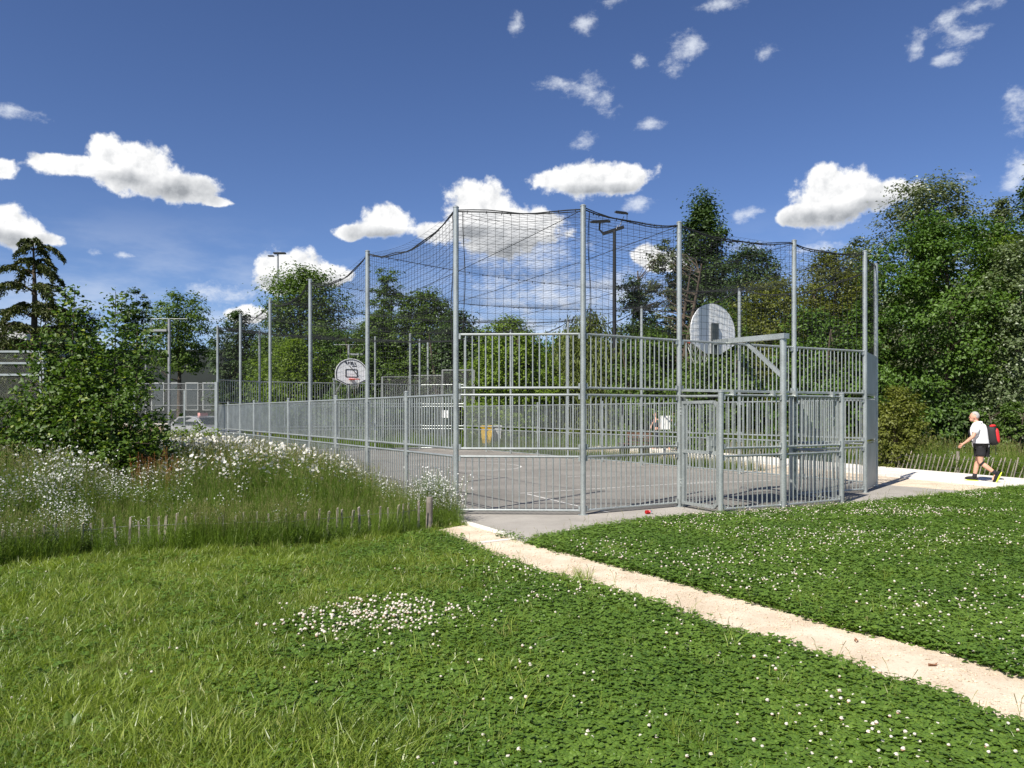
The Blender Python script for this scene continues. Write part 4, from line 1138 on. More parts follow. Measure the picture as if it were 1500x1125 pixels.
for k in range(8):
    m = PB()
    for i in range(20):
        p = rdisc(0.13); z = rd.uniform(0.035, 0.085); c = p + Vector((0, 0, z)); m.stem([p * 0.8 - Vector((0, 0, 0.01)), c], 0.0008)
        n = (Vector((0, 0, 1)) + rdir() * rd.uniform(0, 0.55)).normalized(); a0 = rd.uniform(0, 6.28); s = rd.uniform(0.013, 0.022)
        t0 = n.orthogonal().normalized()
        for j in range(3):
            t = Matrix.Rotation(a0 + j * 2.094, 3, n) @ t0; m.leaf(c, t + n * 0.12, n, s, s * 0.95)
    clov_v.append(m.mesh('clover', M_CLOV))
C_CLOV = src_col('clover', clov_v)
flow_v = []
for k in range(8):
    m = PB()
    for i in range(1 if k < 5 else 2):
        p = rdisc(0.05 if k >= 5 else 0.005); h = rd.uniform(0.085, 0.135); q = p + rdir() * 0.012 + Vector((0, 0, h)); m.stem([p, q], 0.0011, 2)
        m.ball(q, rd.uniform(0.0075, 0.0120), 0, rd, rd.uniform(0.7, 0.95), 1 if rd.random() < 0.6 else None)
    flow_v.append(m.mesh('clover_flower', [M_CREAM, M_PINK, M_CLOV]))
C_FLOW = src_col('clover_flower', flow_v)
tall_v = []
for k in range(8):
    m = PB()
    for i in range(20): m.blade(rdisc(0.10), rdir(), rd.uniform(0.25, 0.60), rd.uniform(0.004, 0.008), rd.uniform(0.1, 0.75), 0, 4, rd.uniform(-1, 1))
    for i in range(4):
        p = rdisc(0.08); d = rdir(); h = rd.uniform(0.5, 0.85); q = p + d * h * 0.12 + Vector((0, 0, h)); m.stem([p, p.lerp(q, 0.5) + Vector((0, 0, 0.02)), q], 0.0014)
        for j in range(9):
            e = q - (q - p).normalized() * 0.012 * j; m.blade(e, rdir(), 0.03, 0.004, 0.5, 1, 2)
    tall_v.append(m.mesh('meadow_tuft', [M_TALL, M_SEED]))
C_TALL = src_col('meadow_tuft', tall_v)
herb_v = []
for k in range(6):
    m = PB()
    for i in range(5):
        p = rdisc(0.10); d = rdir(); h = rd.uniform(0.25, 0.6); q = p + d * h * 0.2 + Vector((0, 0, h)); m.stem([p, q], 0.0018)
        for j in range(13):
            t = rd.random(); dd = rdir(); m.leaf(p.lerp(q, t), dd + Vector((0, 0, rd.uniform(0.1, 0.8))), Vector((0, 0, 1)) + dd * 0.2, rd.uniform(0.03, 0.075) * (1.2 - 0.6 * t), rd.uniform(0.012, 0.024))
    herb_v.append(m.mesh('meadow_herb', M_HERB))
C_HERB = src_col('meadow_herb', herb_v)
daisy_v = []
for k in range(7):
    m = PB()
    for i in range(4):
        p = rdisc(0.12); d = rdir(); h = rd.uniform(0.45, 0.75); q = p + d * h * 0.12 + Vector((0, 0, h)); m.stem([p, p.lerp(q, 0.5), q], 0.0014, 2)
        n = (Vector((-0.25, -0.45, 0.8)) + rdir() * 0.5).normalized(); t0 = n.orthogonal().normalized(); r = rd.uniform(0.017, 0.026)
        for j in range(12):
            t = Matrix.Rotation(j * 0.5236 + 0.1, 3, n) @ t0; b = n.cross(t)
            m.add([q + t * r * 0.25 - b * r * 0.09, q + t * r - b * r * 0.15 - n * r * 0.1, q + t * r + b * r * 0.15 - n * r * 0.1, q + t * r * 0.25 + b * r * 0.09], [(0, 1, 2, 3)], 0)
        ring = [q + n * 0.003 + (t0 * math.cos(a) + n.cross(t0) * math.sin(a)) * r * 0.24 for a in [j * 1.0472 for j in range(6)]]
        m.add(ring + [q + n * 0.008], [(j, (j + 1) % 6, 6) for j in range(6)], 1)
    daisy_v.append(m.mesh('oxeye_daisy', [M_WHITE, M_YOLK, M_HERB]))
C_DAISY = src_col('oxeye_daisy', daisy_v)
speck_v = []
for k in range(6):                                            # airy herb with many small white flowers
    m = PB()
    for i in range(3):
        p = rdisc(0.08); d = rdir(); h = rd.uniform(0.45, 0.8); q = p + d * h * 0.2 + Vector((0, 0, h)); m.stem([p, p.lerp(q, 0.5), q], 0.0015, 1)
        for j in range(11):
            t = rd.uniform(0.5, 1.0); c = p.lerp(q, t) + rdir() * rd.uniform(0.02, 0.13) + Vector((0, 0, rd.uniform(0, 0.06))); m.stem([p.lerp(q, t - 0.08), c], 0.0008, 1)
            n = (Vector((-0.2, -0.5, 0.7)) + rdir() * 0.6).normalized(); t0 = n.orthogonal().normalized(); s = rd.uniform(0.006, 0.011)
            for u in range(5):
                t_ = Matrix.Rotation(u * 1.2566, 3, n) @ t0; m.add([c, c + (t_ + n.cross(t_) * 0.5) * s, c + t_ * s * 1.35, c + (t_ - n.cross(t_) * 0.5) * s], [(0, 1, 2, 3)], 0)
        for j in range(5):
            t = rd.uniform(0.05, 0.6); dd = rdir(); m.leaf(p.lerp(q, t), dd + Vector((0, 0, 0.5)), Vector((0, 0, 1)), 0.05, 0.014, 1)
    speck_v.append(m.mesh('white_campion', [M_WHITE, M_HERB]))
C_SPECK = src_col('white_campion', speck_v)
dock_v = []
for k in range(3):
    m = PB()
    for i in range(5):
        p = rdisc(0.07); q = p + rdir() * 0.1 + Vector((0, 0, rd.uniform(0.6, 0.95))); m.stem([p, q], 0.003, 0)
        for j in range(46):
            t = rd.uniform(0.35, 1); m.leaf(p.lerp(q, t) + rdir() * rd.uniform(0.005, 0.045), rdir() + Vector((0, 0, 0.4)), Vector((0, 0, 1)), 0.018, 0.014, 0)
        for j in range(5):
            dd = rdir(); m.leaf(p.lerp(q, rd.uniform(0.02, 0.3)), dd + Vector((0, 0, 0.7)), Vector((0, 0, 1)) + dd * -0.3, 0.20, 0.05, 1)
    dock_v.append(m.mesh('rusty_dock', [M_DOCK, M_HERB]))
C_DOCK = src_col('rusty_dock', dock_v)
broad_v = []
for k in range(4):                                            # plantain and dock rosettes in the lawn
    m = PB()
    for i in range(11):
        d = rdir(); m.leaf(d * 0.01 + Vector((0, 0, 0.01)), d + Vector((0, 0, rd.uniform(0.3, 1.4))), Vector((0, 0, 1)) - d * 0.4, rd.uniform(0.07, 0.15), rd.uniform(0.022, 0.045))
    broad_v.append(m.mesh('plantain', M_HERB))
C_BROAD = src_col('plantain', broad_v)

# --- where each plant grows
rp = np.random.RandomState(21)
def in_view(x, y, margin=1.15):
    return y > 2.6 and abs(x) < y * 0.6655 * margin + 0.5
PATH_B = [tuple(p) for p in PATH_POLY]
def on_hard(x, y):
    return inside(PAD_POLY, x, y) or inside(PATH_B, x, y)
def clover_share(x, y):
    """0 grass, 1 clover: clover covers the right of the lawn and tongues into the grass"""
    px = 750 + FPX * x / y; 
    e = (x + 0.42 * 1.0) * 1.0
    line = -0.55 - (y - 3.6) * 0.02 if y < 6 else -0.6 + (y - 6) * 0.05
    return 0.06 + 0.92 * sstep(-1.3, 0.9, (x - line) + (fbm2(x * 1.1 + 5, y * 1.1) - 0.5) * 3.0 + (fbm2(x * 4.5, y * 4.5) - 0.5) * 1.2)
lawn_g, lawn_c, lawn_f, tufts = [], [], [], []
def place(lst, x, y, smin, smax, tilt=0.12, dz=0.0):
    lst.append((x, y, ground_z(x, y) + dz, rp.rand() * 6.283, (rp.rand() - 0.5) * 2 * tilt, smin + (smax - smin) * rp.rand()))
N = 0
for _ in range(118000):
    # sampled so that density falls off with distance
    y = 3.0 * (18.5 / 3.0) ** rp.rand() if rp.rand() < 0.55 else 2.8 + rp.rand() * 15.0
    x = (rp.rand() * 2 - 1) * (y * 0.92 + 0.6)
    if y > picket_y(x) + 0.05 and wall_dist(x, y) > -1.2 and not inside(LAWN2, x, y): continue
    if y > 11.4 and not inside(LAWN2, x, y): continue
    if on_hard(x, y): continue
    cs = clover_share(x, y)
    if inside(LAWN2, x, y): cs = max(cs, 0.62 + 0.38 * sstep(0.35, 0.6, fbm2(x * 0.9, y * 0.9)))
    if rp.rand() < cs:
        place(lawn_c, x, y, 0.8, 1.35)
        if rp.rand() < 0.24: place(lawn_g, x, y, 0.6, 1.1)
    else: place(lawn_g, x, y, 0.6, 1.15 + 0.5 * sstep(0.5, 0.7, fbm2(x * 1.6, y * 1.6 + 20)), 0.3)
    # flowers come in drifts
    fl_ = fbm2(x * 0.8 + 31, y * 0.8 + 4)
    pr = (0.045 + 0.62 * sstep(0.42, 0.72, fl_) * (0.55 + 0.45 * sstep(5.5, 8.0, y))) * cs ** 1.5
    if inside(LAWN2, x, y): pr *= 0.7 + 1.5 * sstep(9.0, 14.0, y + 0.2 * x)
    if rp.rand() < pr * 0.62: place(lawn_f, x + rp.normal() * 0.08, y + rp.normal() * 0.08, 0.7, 1.05, 0.2)
    if rp.rand() < 0.03 * (1.2 - cs): place(tufts, x, y, 0.5, 1.0)
# the dense white clump of clover flowers in the middle of the lawn
cc = gp(552, 918)
for _ in range(330):
    x, y = cc.x + rp.normal() * 0.30, cc.y + rp.normal() * 0.23
    place(lawn_f, x, y, 0.8, 1.25, 0.25)
    if rp.rand() < 0.5: place(lawn_c, x, y, 1.0, 1.4)
for px, py in ((430, 935), (470, 905), (650, 905), (520, 900), (600, 900), (560, 890), (640, 920)):
    c_ = gp(px, py)
    for _ in range(12): place(lawn_f, c_.x + rp.normal() * 0.10, c_.y + rp.normal() * 0.10, 0.8, 1.2, 0.25)
for px, py in ((455, 1000), (300, 955), (700, 830), (1180, 890), (1310, 905), (1340, 820), (845, 850), (380, 900), (1010, 1090), (990, 1110)):
    c_ = gp(px, py)
    for _ in range(5): place(tufts, c_.x + rp.normal() * 0.12, c_.y + rp.normal() * 0.08, 0.7, 1.1)
broad = []
for px, py, n in ((405, 1015, 9), (390, 990, 5), (240, 950, 5), (130, 1095, 4), (300, 1060, 5), (720, 1090, 5), (560, 1050, 4), (1010, 1060, 4), (860, 960, 3), (1250, 1090, 5), (980, 990, 4), (330, 890, 3), (60, 1000, 4), (640, 980, 3)):
    c_ = gp(px, py)
    for _ in range(n): place(broad, c_.x + rp.normal() * 0.16, c_.y + rp.normal() * 0.12, 0.6, 1.15, 0.2)
scatter('plantain_rosettes', broad, C_BROAD, 'broad-leaved plantain rosettes in the lawn')
edge_pts = []
for line, side_ in ((PATH_LO, -1), (PATH_UP, 1), (EDGE, -1)):
    for a, b in zip(line, line[1:]):
        k = int((b - a).length * (6.5 if side_ < 0 else 2.5))
        for i in range(k):
            q = a.lerp(b, rp.rand()); x, y = q.x + rp.normal() * 0.03, q.y + rp.normal() * 0.05 + 0.02 * side_
            if in_view(x, y): place(edge_pts, x, y, 0.6, 1.2 if side_ < 0 else 0.8, dz=0.02)
scatter('lawn_grass', lawn_g, C_GRASS, 'mown lawn grass, yellow-green, left of the clover')
scatter('clover_carpet', lawn_c, C_CLOV, 'dark green white-clover leaves covering the right of the lawn')
scatter('clover_flowers', lawn_f, C_FLOW, 'small round white clover flowers dotted over the lawn')
scatter('path_edge_grass', edge_pts, C_EDGE, 'thin grass stalks along the edges of the sandy path')

# wild-flower bank between the pickets and the court, and the rough grass beyond the slab walk
tall, herb, daisy, speck, dock = [], [], [], [], []
for _ in range(30000):
    y = 8.0 + rp.rand() ** 1.25 * 24.0
    x = -0.72 * y * rp.rand() + 0.2
    wd = wall_dist(x, y)
    if wd < 0.10 or y < picket_y(x) + 0.04 or y > 31: continue
    if on_hard(x, y) or inside(PATH_B, x, y): continue
    px = 750 + FPX * x / y
    near = sstep(0.0, 0.7, y - picket_y(x)); hgt = 0.55 + 0.5 * sstep(0.3, 3.0, y - picket_y(x)) * sstep(0.2, 1.6, wd)
    hgt *= 1 - 0.38 * math.exp(-((px - 190) / 75) ** 2) * (1 if y < 12.8 else 0)
    u = rp.rand()
    if u < 0.60: place(tall, x, y, hgt * 0.75, hgt * 1.15, 0.2)
    elif u < 0.90: place(herb, x, y, hgt * 0.7, hgt * 1.15, 0.2)
    dd = fbm2(x * 0.55 + 3, y * 0.55)
    if 11.2 < y < 21 and x > -8.0 and rp.rand() < (0.42 if y > 13.5 else 0.22) * sstep(0.42, 0.62, dd + 0.16 * math.exp(-((px - 330) / 130) ** 2)) * math.exp(-((px - 330) / 170) ** 2): place(daisy, x, y, hgt * 0.95, hgt * 1.2, 0.15)
    if px < 300 and y < 13 and rp.rand() < 0.22 * sstep(300, 60, px) * sstep(0.45, 0.6, fbm2(x * 0.9, y * 0.9 + 8)): place(speck, x, y, hgt * 1.0, hgt * 1.4, 0.2)
    if wd < 1.4 and y < 19 and rp.rand() < 0.09: place(speck, x, y, hgt * 0.9, hgt * 1.15, 0.25)
    if rp.rand() < 0.012: place(speck, x, y, hgt, hgt * 1.3, 0.2)
for _ in range(2600):                                         # long grass growing through and in front of the pickets
    x = -9.5 + rp.rand() * 8.2; px = 750 + FPX * x / picket_y(x)
    k = max(sstep(150, 110, px), sstep(250, 285, px) * sstep(490, 450, px), 0.30)
    if rp.rand() > k: continue
    y = picket_y(x) - 0.32 + 0.42 * rp.rand()
    if on_hard(x, y): continue
    place(tall if rp.rand() < 0.75 else herb, x, y, 0.5, 0.85, 0.2)
for _ in range(900):
    x = -9.5 + rp.rand() * 8.4; y = picket_y(x) - 0.75 * rp.rand() ** 1.5
    if not on_hard(x, y): place(tufts, x, y, 0.5, 1.05)
for px, Y in ((212, 11.6), (232, 11.5), (250, 12.0), (318, 12.4), (222, 12.1)):
    c_ = at(px, Y)
    for _ in range(3): place(dock, c_.x + rp.normal() * 0.1, c_.y + rp.normal() * 0.1, 0.7, 1.0)
for _ in range(60):
    q = L[0] - UU * (0.25 + 0.5 * rp.rand()) - VV * (0.9 * rp.rand()) ; 
    if not on_hard(q.x, q.y): place(speck, q.x, q.y, 0.8, 1.2, 0.3); place(tall, q.x, q.y, 0.5, 0.8)
lawn2 = []
for _ in range(5200):                                         # beyond the slab walk
    t = rp.rand() * 26 - 5; s_ = 0.35 + rp.rand() ** 1.5 * 5.0
    q = WF + walk_d * t + _nx * s_
    place(tall if rp.rand() < 0.7 else herb, q.x, q.y, 0.75, 1.35, 0.2)
    if rp.rand() < 0.02: place(speck, q.x, q.y, 1.0, 1.3, 0.2)
for _ in range(2600):                                         # rough grass along the far end and right side of the court
    t = rp.rand(); q = Rr[0].lerp(Rr[5], t) + UU * (0.7 + rp.rand() * 0.9)
    if (q - WN).dot(_nx) < -0.25 and q.y > 22: place(tall, q.x, q.y, 0.35, 0.7, 0.2)
    q = V2(-14 + rp.rand() * 26, 36.5 + rp.rand() * 5); place(tall if rp.rand() < .6 else herb, q.x, q.y, 0.7, 1.2, 0.2)
scatter('grass_tufts', tufts, C_TUFT, 'longer grass tufts standing out of the lawn')
scatter('meadow_grass', tall, C_TALL, 'tall meadow grass with seed heads on the flower bank and beyond the walk')
scatter('meadow_herbs', herb, C_HERB, 'leafy meadow herbs between the tall grass')
scatter('oxeye_daisies', daisy, C_DAISY, 'white oxeye daisies massed on the bank in front of the left fence')
scatter('white_campion', speck, C_SPECK, 'airy herbs with many tiny white flowers')
scatter('rusty_dock', dock, C_DOCK, 'rust-brown seeding dock stalks in the meadow')
print('plants', len(lawn_g), len(lawn_c), len(lawn_f), len(tall), len(herb), len(daisy), len(speck))
# ------------------------------------------------------------------ chestnut paling fences
M_WOOD = mat('weathered_chestnut', (0.27, 0.24, 0.20), 0.85, var=0.35, vscale=9, bump=0.4, bscale=40)
M_WOODD = mat('old_round_post', (0.20, 0.175, 0.15), 0.9, var=0.3, vscale=7, bump=0.4, bscale=30)
M_WIRE = mat('fence_wire', (0.25, 0.25, 0.25), 0.5, 0.6)
M_DULL = mat('dull_zinc', (0.20, 0.21, 0.21), 0.85, 0.0, spec=0.1)
pale_v = []
_r = random.Random(4)
for k in range(5):                                          # split pales, each a little different
    mb = MB(); h = 0.56 * _r.uniform(0.88, 1.08); w = _r.uniform(0.026, 0.036); t = 0.018
    prof = []
    for i, z in enumerate((-0.1, h * 0.35, h * 0.7, h)):
        s = 1 - 0.10 * i * _r.random(); ox = _r.uniform(-0.004, 0.004)
        prof.append([(ox - w / 2 * s, -t / 2, z), (ox + w / 2 * s, -t / 2, z + (0.012 if i == 3 else 0)), (ox + w / 2 * s, t / 2, z + (0.02 if i == 3 else 0)), (ox - w / 2 * s, t / 2, z + (0.004 if i == 3 else 0))])
    vs = [p for ring in prof for p in ring]
    fs = [(j * 4 + a, j * 4 + (a + 1) % 4, j * 4 + 4 + (a + 1) % 4, j * 4 + 4 + a) for j in range(3) for a in range(4)] + [(12, 13, 14, 15)]
    mb.add(vs, fs); pale_v.append(mb.mesh('pale', M_WOOD))
def paling(name, label, line, step, lean, posts, seed, hscale=1.0):
    rr_ = random.Random(seed)
    root = thing(name, label, 'fence', line[0], 0, 'low chestnut paling fences')
    o = line[0]; d_acc = 0.0; tops = []; k = 0
    for a, b in zip(line, line[1:]):
        ln = (b - a).length; d = (b - a).normalized(); s = 0
        while s < ln:
            p = a + d * s; p.z = ground_z(p.x, p.y)
            q = link_mesh('pale', pale_v[rr_.randrange(5)], root); q.location = p - o
            lf = lean(k) if callable(lean) else lean
            q.rotation_euler = (rr_.uniform(-0.06, 0.06), lf + rr_.uniform(-0.07, 0.07), math.atan2(d.y, d.x) + rr_.uniform(-0.2, 0.2)); q.scale = (1, 1, hscale * rr_.uniform(0.92, 1.05))
            tops.append(p - o); s += step * rr_.uniform(0.85, 1.15); k += 1
    for z in (0.16, 0.42):
        mb = MB(); mb.tube([p + Vector((0, -0.012, z * hscale + 0.006 * math.sin(i))) for i, p in enumerate(tops)], 0.003, 4, cap=False); mb.build('wire', M_WIRE, root)
    for p in posts:
        mb = MB(); z = ground_z(p.x, p.y); q = p - o; q.z = 0
        mb.tube([q + Vector((0, 0, z - 0.1)), q + Vector((0.01, 0, z + 0.62 * hscale))], [0.05, 0.045], 9); mb.build('post', M_WOODD, root, 50)
    return root
pk = [Vector((p.x, p.y, 0)) for p in PICK]
paling('paling_fence', 'low split-chestnut paling half hidden in the grass below the flower bank', pk, 0.128, 0.0, [pk[8] + Vector((0.05, 0.1, 0))], 8, 0.80)
w0, w1 = WF + _nx * 0.30 - walk_d * 6.2, WF + _nx * 0.30 + walk_d * 14
rl = [w0.lerp(w1, t) for t in (0, 0.15, 0.3, 0.45, 0.6, 0.75, 1.0)]
paling('paling_fence', 'leaning pale paling fence beyond the slab walk, behind the man', rl, 0.15, lambda k: -0.32 if 18 < k < 60 else -0.12, [w0.lerp(w1, t) + _nx * 0.07 for t in (0.08, 0.23, 0.33, 0.55, 0.8)], 9, 1.0)

# ------------------------------------------------------------------ masts and lamps
M_MAST = mat('black_mast_paint', (0.012, 0.013, 0.015), 0.45, 0.0, var=0.2)
M_ALU = mat('grey_lamp_alloy', (0.26, 0.27, 0.28), 0.5, 0.4)
M_LENS = mat('lamp_glass', (0.35, 0.36, 0.36), 0.15, 0.0, spec=0.6)
mast_p = at(900, 40); z_top = at(900, 40, 338).z
mast = thing('floodlight_mast', 'tall black mast with two floodlights behind the court', 'floodlight', mast_p)
mb = MB(); mb.tube([(0, 0, -0.2), (0, 0, 2.5), (0, 0, z_top)], [0.13, 0.12, 0.085], 12); mb.build('pole', M_MAST, mast, 50)
mb = MB(); mb.beam((-0.62, 0, z_top - 0.17), (0.50, 0.1, z_top + 0.22), 0.14, 0.16); mb.build('cross_arm', M_MAST, mast)
mb = MB(); mb.tube([(-0.62, 0, z_top - 0.1), (-0.78, 0, z_top + 0.05), (-0.76, 0, z_top + 0.38)], 0.05, 8); mb.build('bracket', M_MAST, mast, 50)
mb = MB(); mb.tube([(0.1, 0, z_top + 0.1), (0.22, 0, z_top + 0.35), (0.15, 0, z_top + 0.2)], 0.02, 6); mb.tube([(0.25, 0.05, z_top + 0.2), (0.5, 0, z_top + 0.75)], 0.02, 6); mb.tube([(0.66, 0.05, z_top + 0.45), (0.66, 0, z_top + 0.9)], 0.02, 6); mb.build('yoke', M_ALU, mast)
for (cx, cz, ry, wd) in ((-0.74, z_top + 0.47, 0.10, 1.0), (0.36, z_top + 0.93, -0.10, 0.66)):
    rot = Matrix.Rotation(-0.05 if cx < 0 else 0.12, 3, 'Y') @ Matrix.Rotation(0.28, 3, 'X')
    mb = MB(); mb.box((cx, 0, cz), (wd, 0.55, 0.10), rot); mb.box((cx, 0.05, cz + 0.07), (wd * 0.8, 0.4, 0.06), rot); f_ = mb.build('floodlight', M_MAST, mast)
    mb = MB(); mb.box(Vector((cx, 0, cz)) + rot @ Vector((-wd * 0.1, -0.02, -0.055)), (wd * 0.6, 0.42, 0.012), rot); mb.build('lens', M_LENS, f_)
p_ = at(407, 62); zt = at(407, 62, 371).z
m2 = thing('light_mast', 'very tall thin grey light mast behind the broad left tree', 'floodlight', p_)
mb = MB(); mb.tube([(0, 0, -0.2), (0, 0, zt * 0.45), (0, 0, zt * 0.45 + 0.1), (0, 0, zt)], [0.22, 0.19, 0.12, 0.07], 12); mb.build('pole', M_ALU, m2, 50)
mb = MB(); mb.box((0.15, 0, zt), (0.95, 0.4, 0.10)); mb.box((-0.55, 0, zt - 0.22), (0.45, 0.3, 0.08)); mb.build('lamp_head', M_MAST, m2)
mb = MB(); mb.box((-0.22, -0.2, at(407, 62, 517).z), (0.5, 0.3, 0.38)); mb.build('control_box', mat('white_box', (0.75, 0.75, 0.73), 0.5), m2)
def square_lamp(label, px, Y, top, flip):
    p = at(px, Y); z1 = at(px, Y, top).z
    r_ = thing('lamp_post', label, 'street lamp', p, 0, 'square-armed lamp posts')
    mb = MB(); mb.tube([(0, 0, -0.1), (0, 0, z1)], 0.07, 12); mb.build('pole', M_ALU, r_, 50)
    s = flip; mb = MB()
    mb.tube([(-0.85 * s * -1, 0, z1), (0.85 * s * -1, 0, z1)], 0.013, 6); mb.tube([(-0.85 * s, 0, z1), (-0.85 * s, 0, z1 - 0.55)], 0.013, 6); mb.tube([(-0.85 * s, 0, z1 - 0.55), (-0.2 * s, 0, z1 - 0.55)], 0.013, 6); mb.build('arm', M_ALU, r_)
    mb = MB(); mb.box((-0.45 * s, 0, z1 - 0.55), (0.75, 0.3, 0.10)); h_ = mb.build('lamp_head', M_ALU, r_)
    mb = MB(); mb.box((-0.45 * s, 0, z1 - 0.606), (0.6, 0.22, 0.01)); mb.build('lens', M_LENS, h_)
square_lamp('grey lamp post with square arm standing behind the bush at left', 248, 36, 467, 1)
square_lamp('grey lamp post rising behind the far basketball board', 511, 44, 505, -1)
square_lamp('lamp post showing beside the cedar side of the square lamp post', 214, 48, 492, 1)
for lab, px, Y, top in (('plain pole of the next court behind the second tall pole', 601, 42, 490), ('plain pole standing left of the nearest tall pole, farther off', 627, 44, 502)):
    p = at(px, Y); r_ = thing('steel_pole', lab, 'pole', p, 0, 'poles of the next court')
    mb = MB(); mb.tube([(0, 0, -0.1), (0, 0, at(px, Y, top).z)], 0.07, 10); mb.build('shaft', GALV, r_, 50)
    mb = MB(); mb.tube([(0, 0, at(px, Y, top).z), (0, 0, at(px, Y, top).z + 0.05)], [0.08, 0.05], 10); mb.build('cap', GALV, r_, 50)

# ------------------------------------------------------------------ mesh fences left and behind
def chain_mesh(name, parent, a, b, z0, z1, cell, r=0.0022):
    """chain-link: straight diagonal wires both ways, clipped to the panel"""
    ln = (b - a).length; d = (b - a).normalized(); h = z1 - z0; A, B = [], []
    k = -h
    while k < ln:
        for sgn in (1, -1):
            s0, s1 = k, k + h
            t0, t1 = max(0, -s0 / h), min(1, (ln - s0) / h)
            if t1 <= t0: continue
            for (t, lst) in ((t0, A), (t1, B)):
                z = z0 + h * t if sgn > 0 else z1 - h * t
                lst.append(tuple(a + d * (s0 + h * t) + Vector((0, 0, z))))
        k += cell
    return link_mesh(name, seg_mesh(name, np.array(A), np.array(B), r, M_WIRE), parent)
# high ball fence at the left edge
fa, fb = at(-70, 27), at(63, 27)
hf = thing('ball_fence', 'tall steel-framed mesh ball fence at the left edge', 'fence', fa)
def zz(py, Y=27): return at(0, Y, py).z
mb = MB(); e = fb - fa; mb.beam(e + Vector((0, 0, -0.1)), e + Vector((0, 0, zz(515))), 0.16, 0.16, up=Vector((1, 0, 0))); mb.build('post', GALV, hf)
for py in (515, 532, 549):
    mb = MB(); mb.beam(Vector((0, 0, zz(py))), e + Vector((0, 0, zz(py))), 0.07, 0.07); mb.build('rail', GALV, hf)
mb = MB(); mb.beam(Vector((e.x * 0.45, 0, 0)), Vector((e.x * 0.55, 0, 0)) + Vector((-0.75, 0, zz(575))), 0.06, 0.06); mb.build('brace', GALV, hf)
chain_mesh('mesh', hf, Vector((0, 0, 0)), e, zz(549), zz(515), 0.06, 0.003); chain_mesh('mesh', hf, Vector((0, 0, 0)), e, 0.05, zz(549), 0.06, 0.003)
# mesh fence between the bush and the cage
ga_, gb_ = at(195, 28.5), at(317, 28.2)
mf = thing('mesh_fence', 'grey chain-link fence between the bush and the far end of the court', 'fence', ga_)
e = gb_ - ga_
for t, tp, rr_ in ((1.0, 560, 0.10), (0.62, 572, 0.05), (0.02, 570, 0.06)):
    mb = MB(); q = e * t; mb.beam(q + Vector((0, 0, -0.1)), q + Vector((0, 0, zz(tp, 28.4))), rr_, rr_, up=Vector((1, 0, 0))); mb.build('post', GALV, mf)
for py in (562, 571, 594, 623):
    mb = MB(); mb.tube([Vector((0, 0, zz(py, 28.4))), e + Vector((0, 0, zz(py, 28.4)))], 0.017, 6); mb.build('rail', M_DULL, mf)
chain_mesh('mesh', mf, Vector((0, 0, 0)), e, 0.05, zz(562, 28.4), 0.055, 0.0028)
# next court's frames behind the far end
nc = thing('ball_fence', 'mesh-and-bar fence of the next court, seen behind the far end', 'fence', at(560, 42))
o_ = at(560, 42)
for a, b, top in ((at(560, 42), at(600, 42.5), 552), (at(600, 42.5), at(648, 40), 550), (at(648, 40), at(694, 39.5), 542)):
    za, zb = at(0, a.y, top).z, at(0, b.y, top).z
    mb = MB(); mb.beam(a - o_ + Vector((0, 0, za)), b - o_ + Vector((0, 0, zb)), 0.06, 0.06); mb.build('rail', M_DULL, nc)
    mb = MB(); mb.beam(a - o_ + Vector((0, 0, 2.0)), b - o_ + Vector((0, 0, 2.0)), 0.06, 0.06); mb.build('rail', M_DULL, nc)
    mb = MB(); mb.beam(a - o_, a - o_ + Vector((0, 0, za)), 0.10, 0.10, up=Vector((1, 0, 0))); mb.build('post', M_DULL, nc)
    chain_mesh('mesh', nc, a - o_, b - o_, 2.0, min(za, zb), 0.08, 0.004)
    mbs = MB(); n_ = int((b - a).length / 0.14)
    for i in range(n_):
        q = (a - o_).lerp(b - o_, (i + 0.5) / n_); mbs.tube([q + Vector((0, 0, 0.1)), q + Vector((0, 0, 2.0))], 0.014, 4, cap=False)
    mbs.build('bars', M_DULL, nc, kind='stuff')
mb = MB(); q = at(694, 39.5) - o_; mb.beam(q, q + Vector((0, 0, at(0, 39.5, 542).z)), 0.10, 0.10, up=Vector((1, 0, 0))); mb.build('post', M_DULL, nc)

# ------------------------------------------------------------------ small things behind the bars
M_SIGNW = mat('white_sign', (0.72, 0.72, 0.70), 0.5); M_SIGNB = mat('black_sign', (0.03, 0.03, 0.035), 0.5)
def board_sign(label, px, Y, y0, y1, w, m, cat='sign'):
    p = at(px, Y); a, b = at(px, Y, y1).z, at(px, Y, y0).z
    r_ = thing('notice_board', label, cat, p)
    mb = MB(); mb.box((0, 0, (a + b) / 2), (w, 0.03, b - a)); mb.build('panel', m, r_)
    mb = MB(); mb.tube([(0, 0.04, -0.1), (0, 0.04, b - 0.05)], 0.03, 8); mb.build('post', GALV, r_, 50)
board_sign('white notice on the far fence left of the nearest pole', 652, 34.2, 601, 612, 0.27, M_SIGNW)
board_sign('white double notice panel behind the right fence beside the two strollers', 974, 23.9, 609, 629, 0.30, M_SIGNW)
board_sign('small black sign behind the right side fence', 911.5, 27.2, 594, 607, 0.13, M_SIGNB)
M_YEL = mat('yellow_plastic', (0.80, 0.50, 0.02), 0.45); M_GREYP = mat('grey_bin_plastic', (0.45, 0.46, 0.47), 0.5)
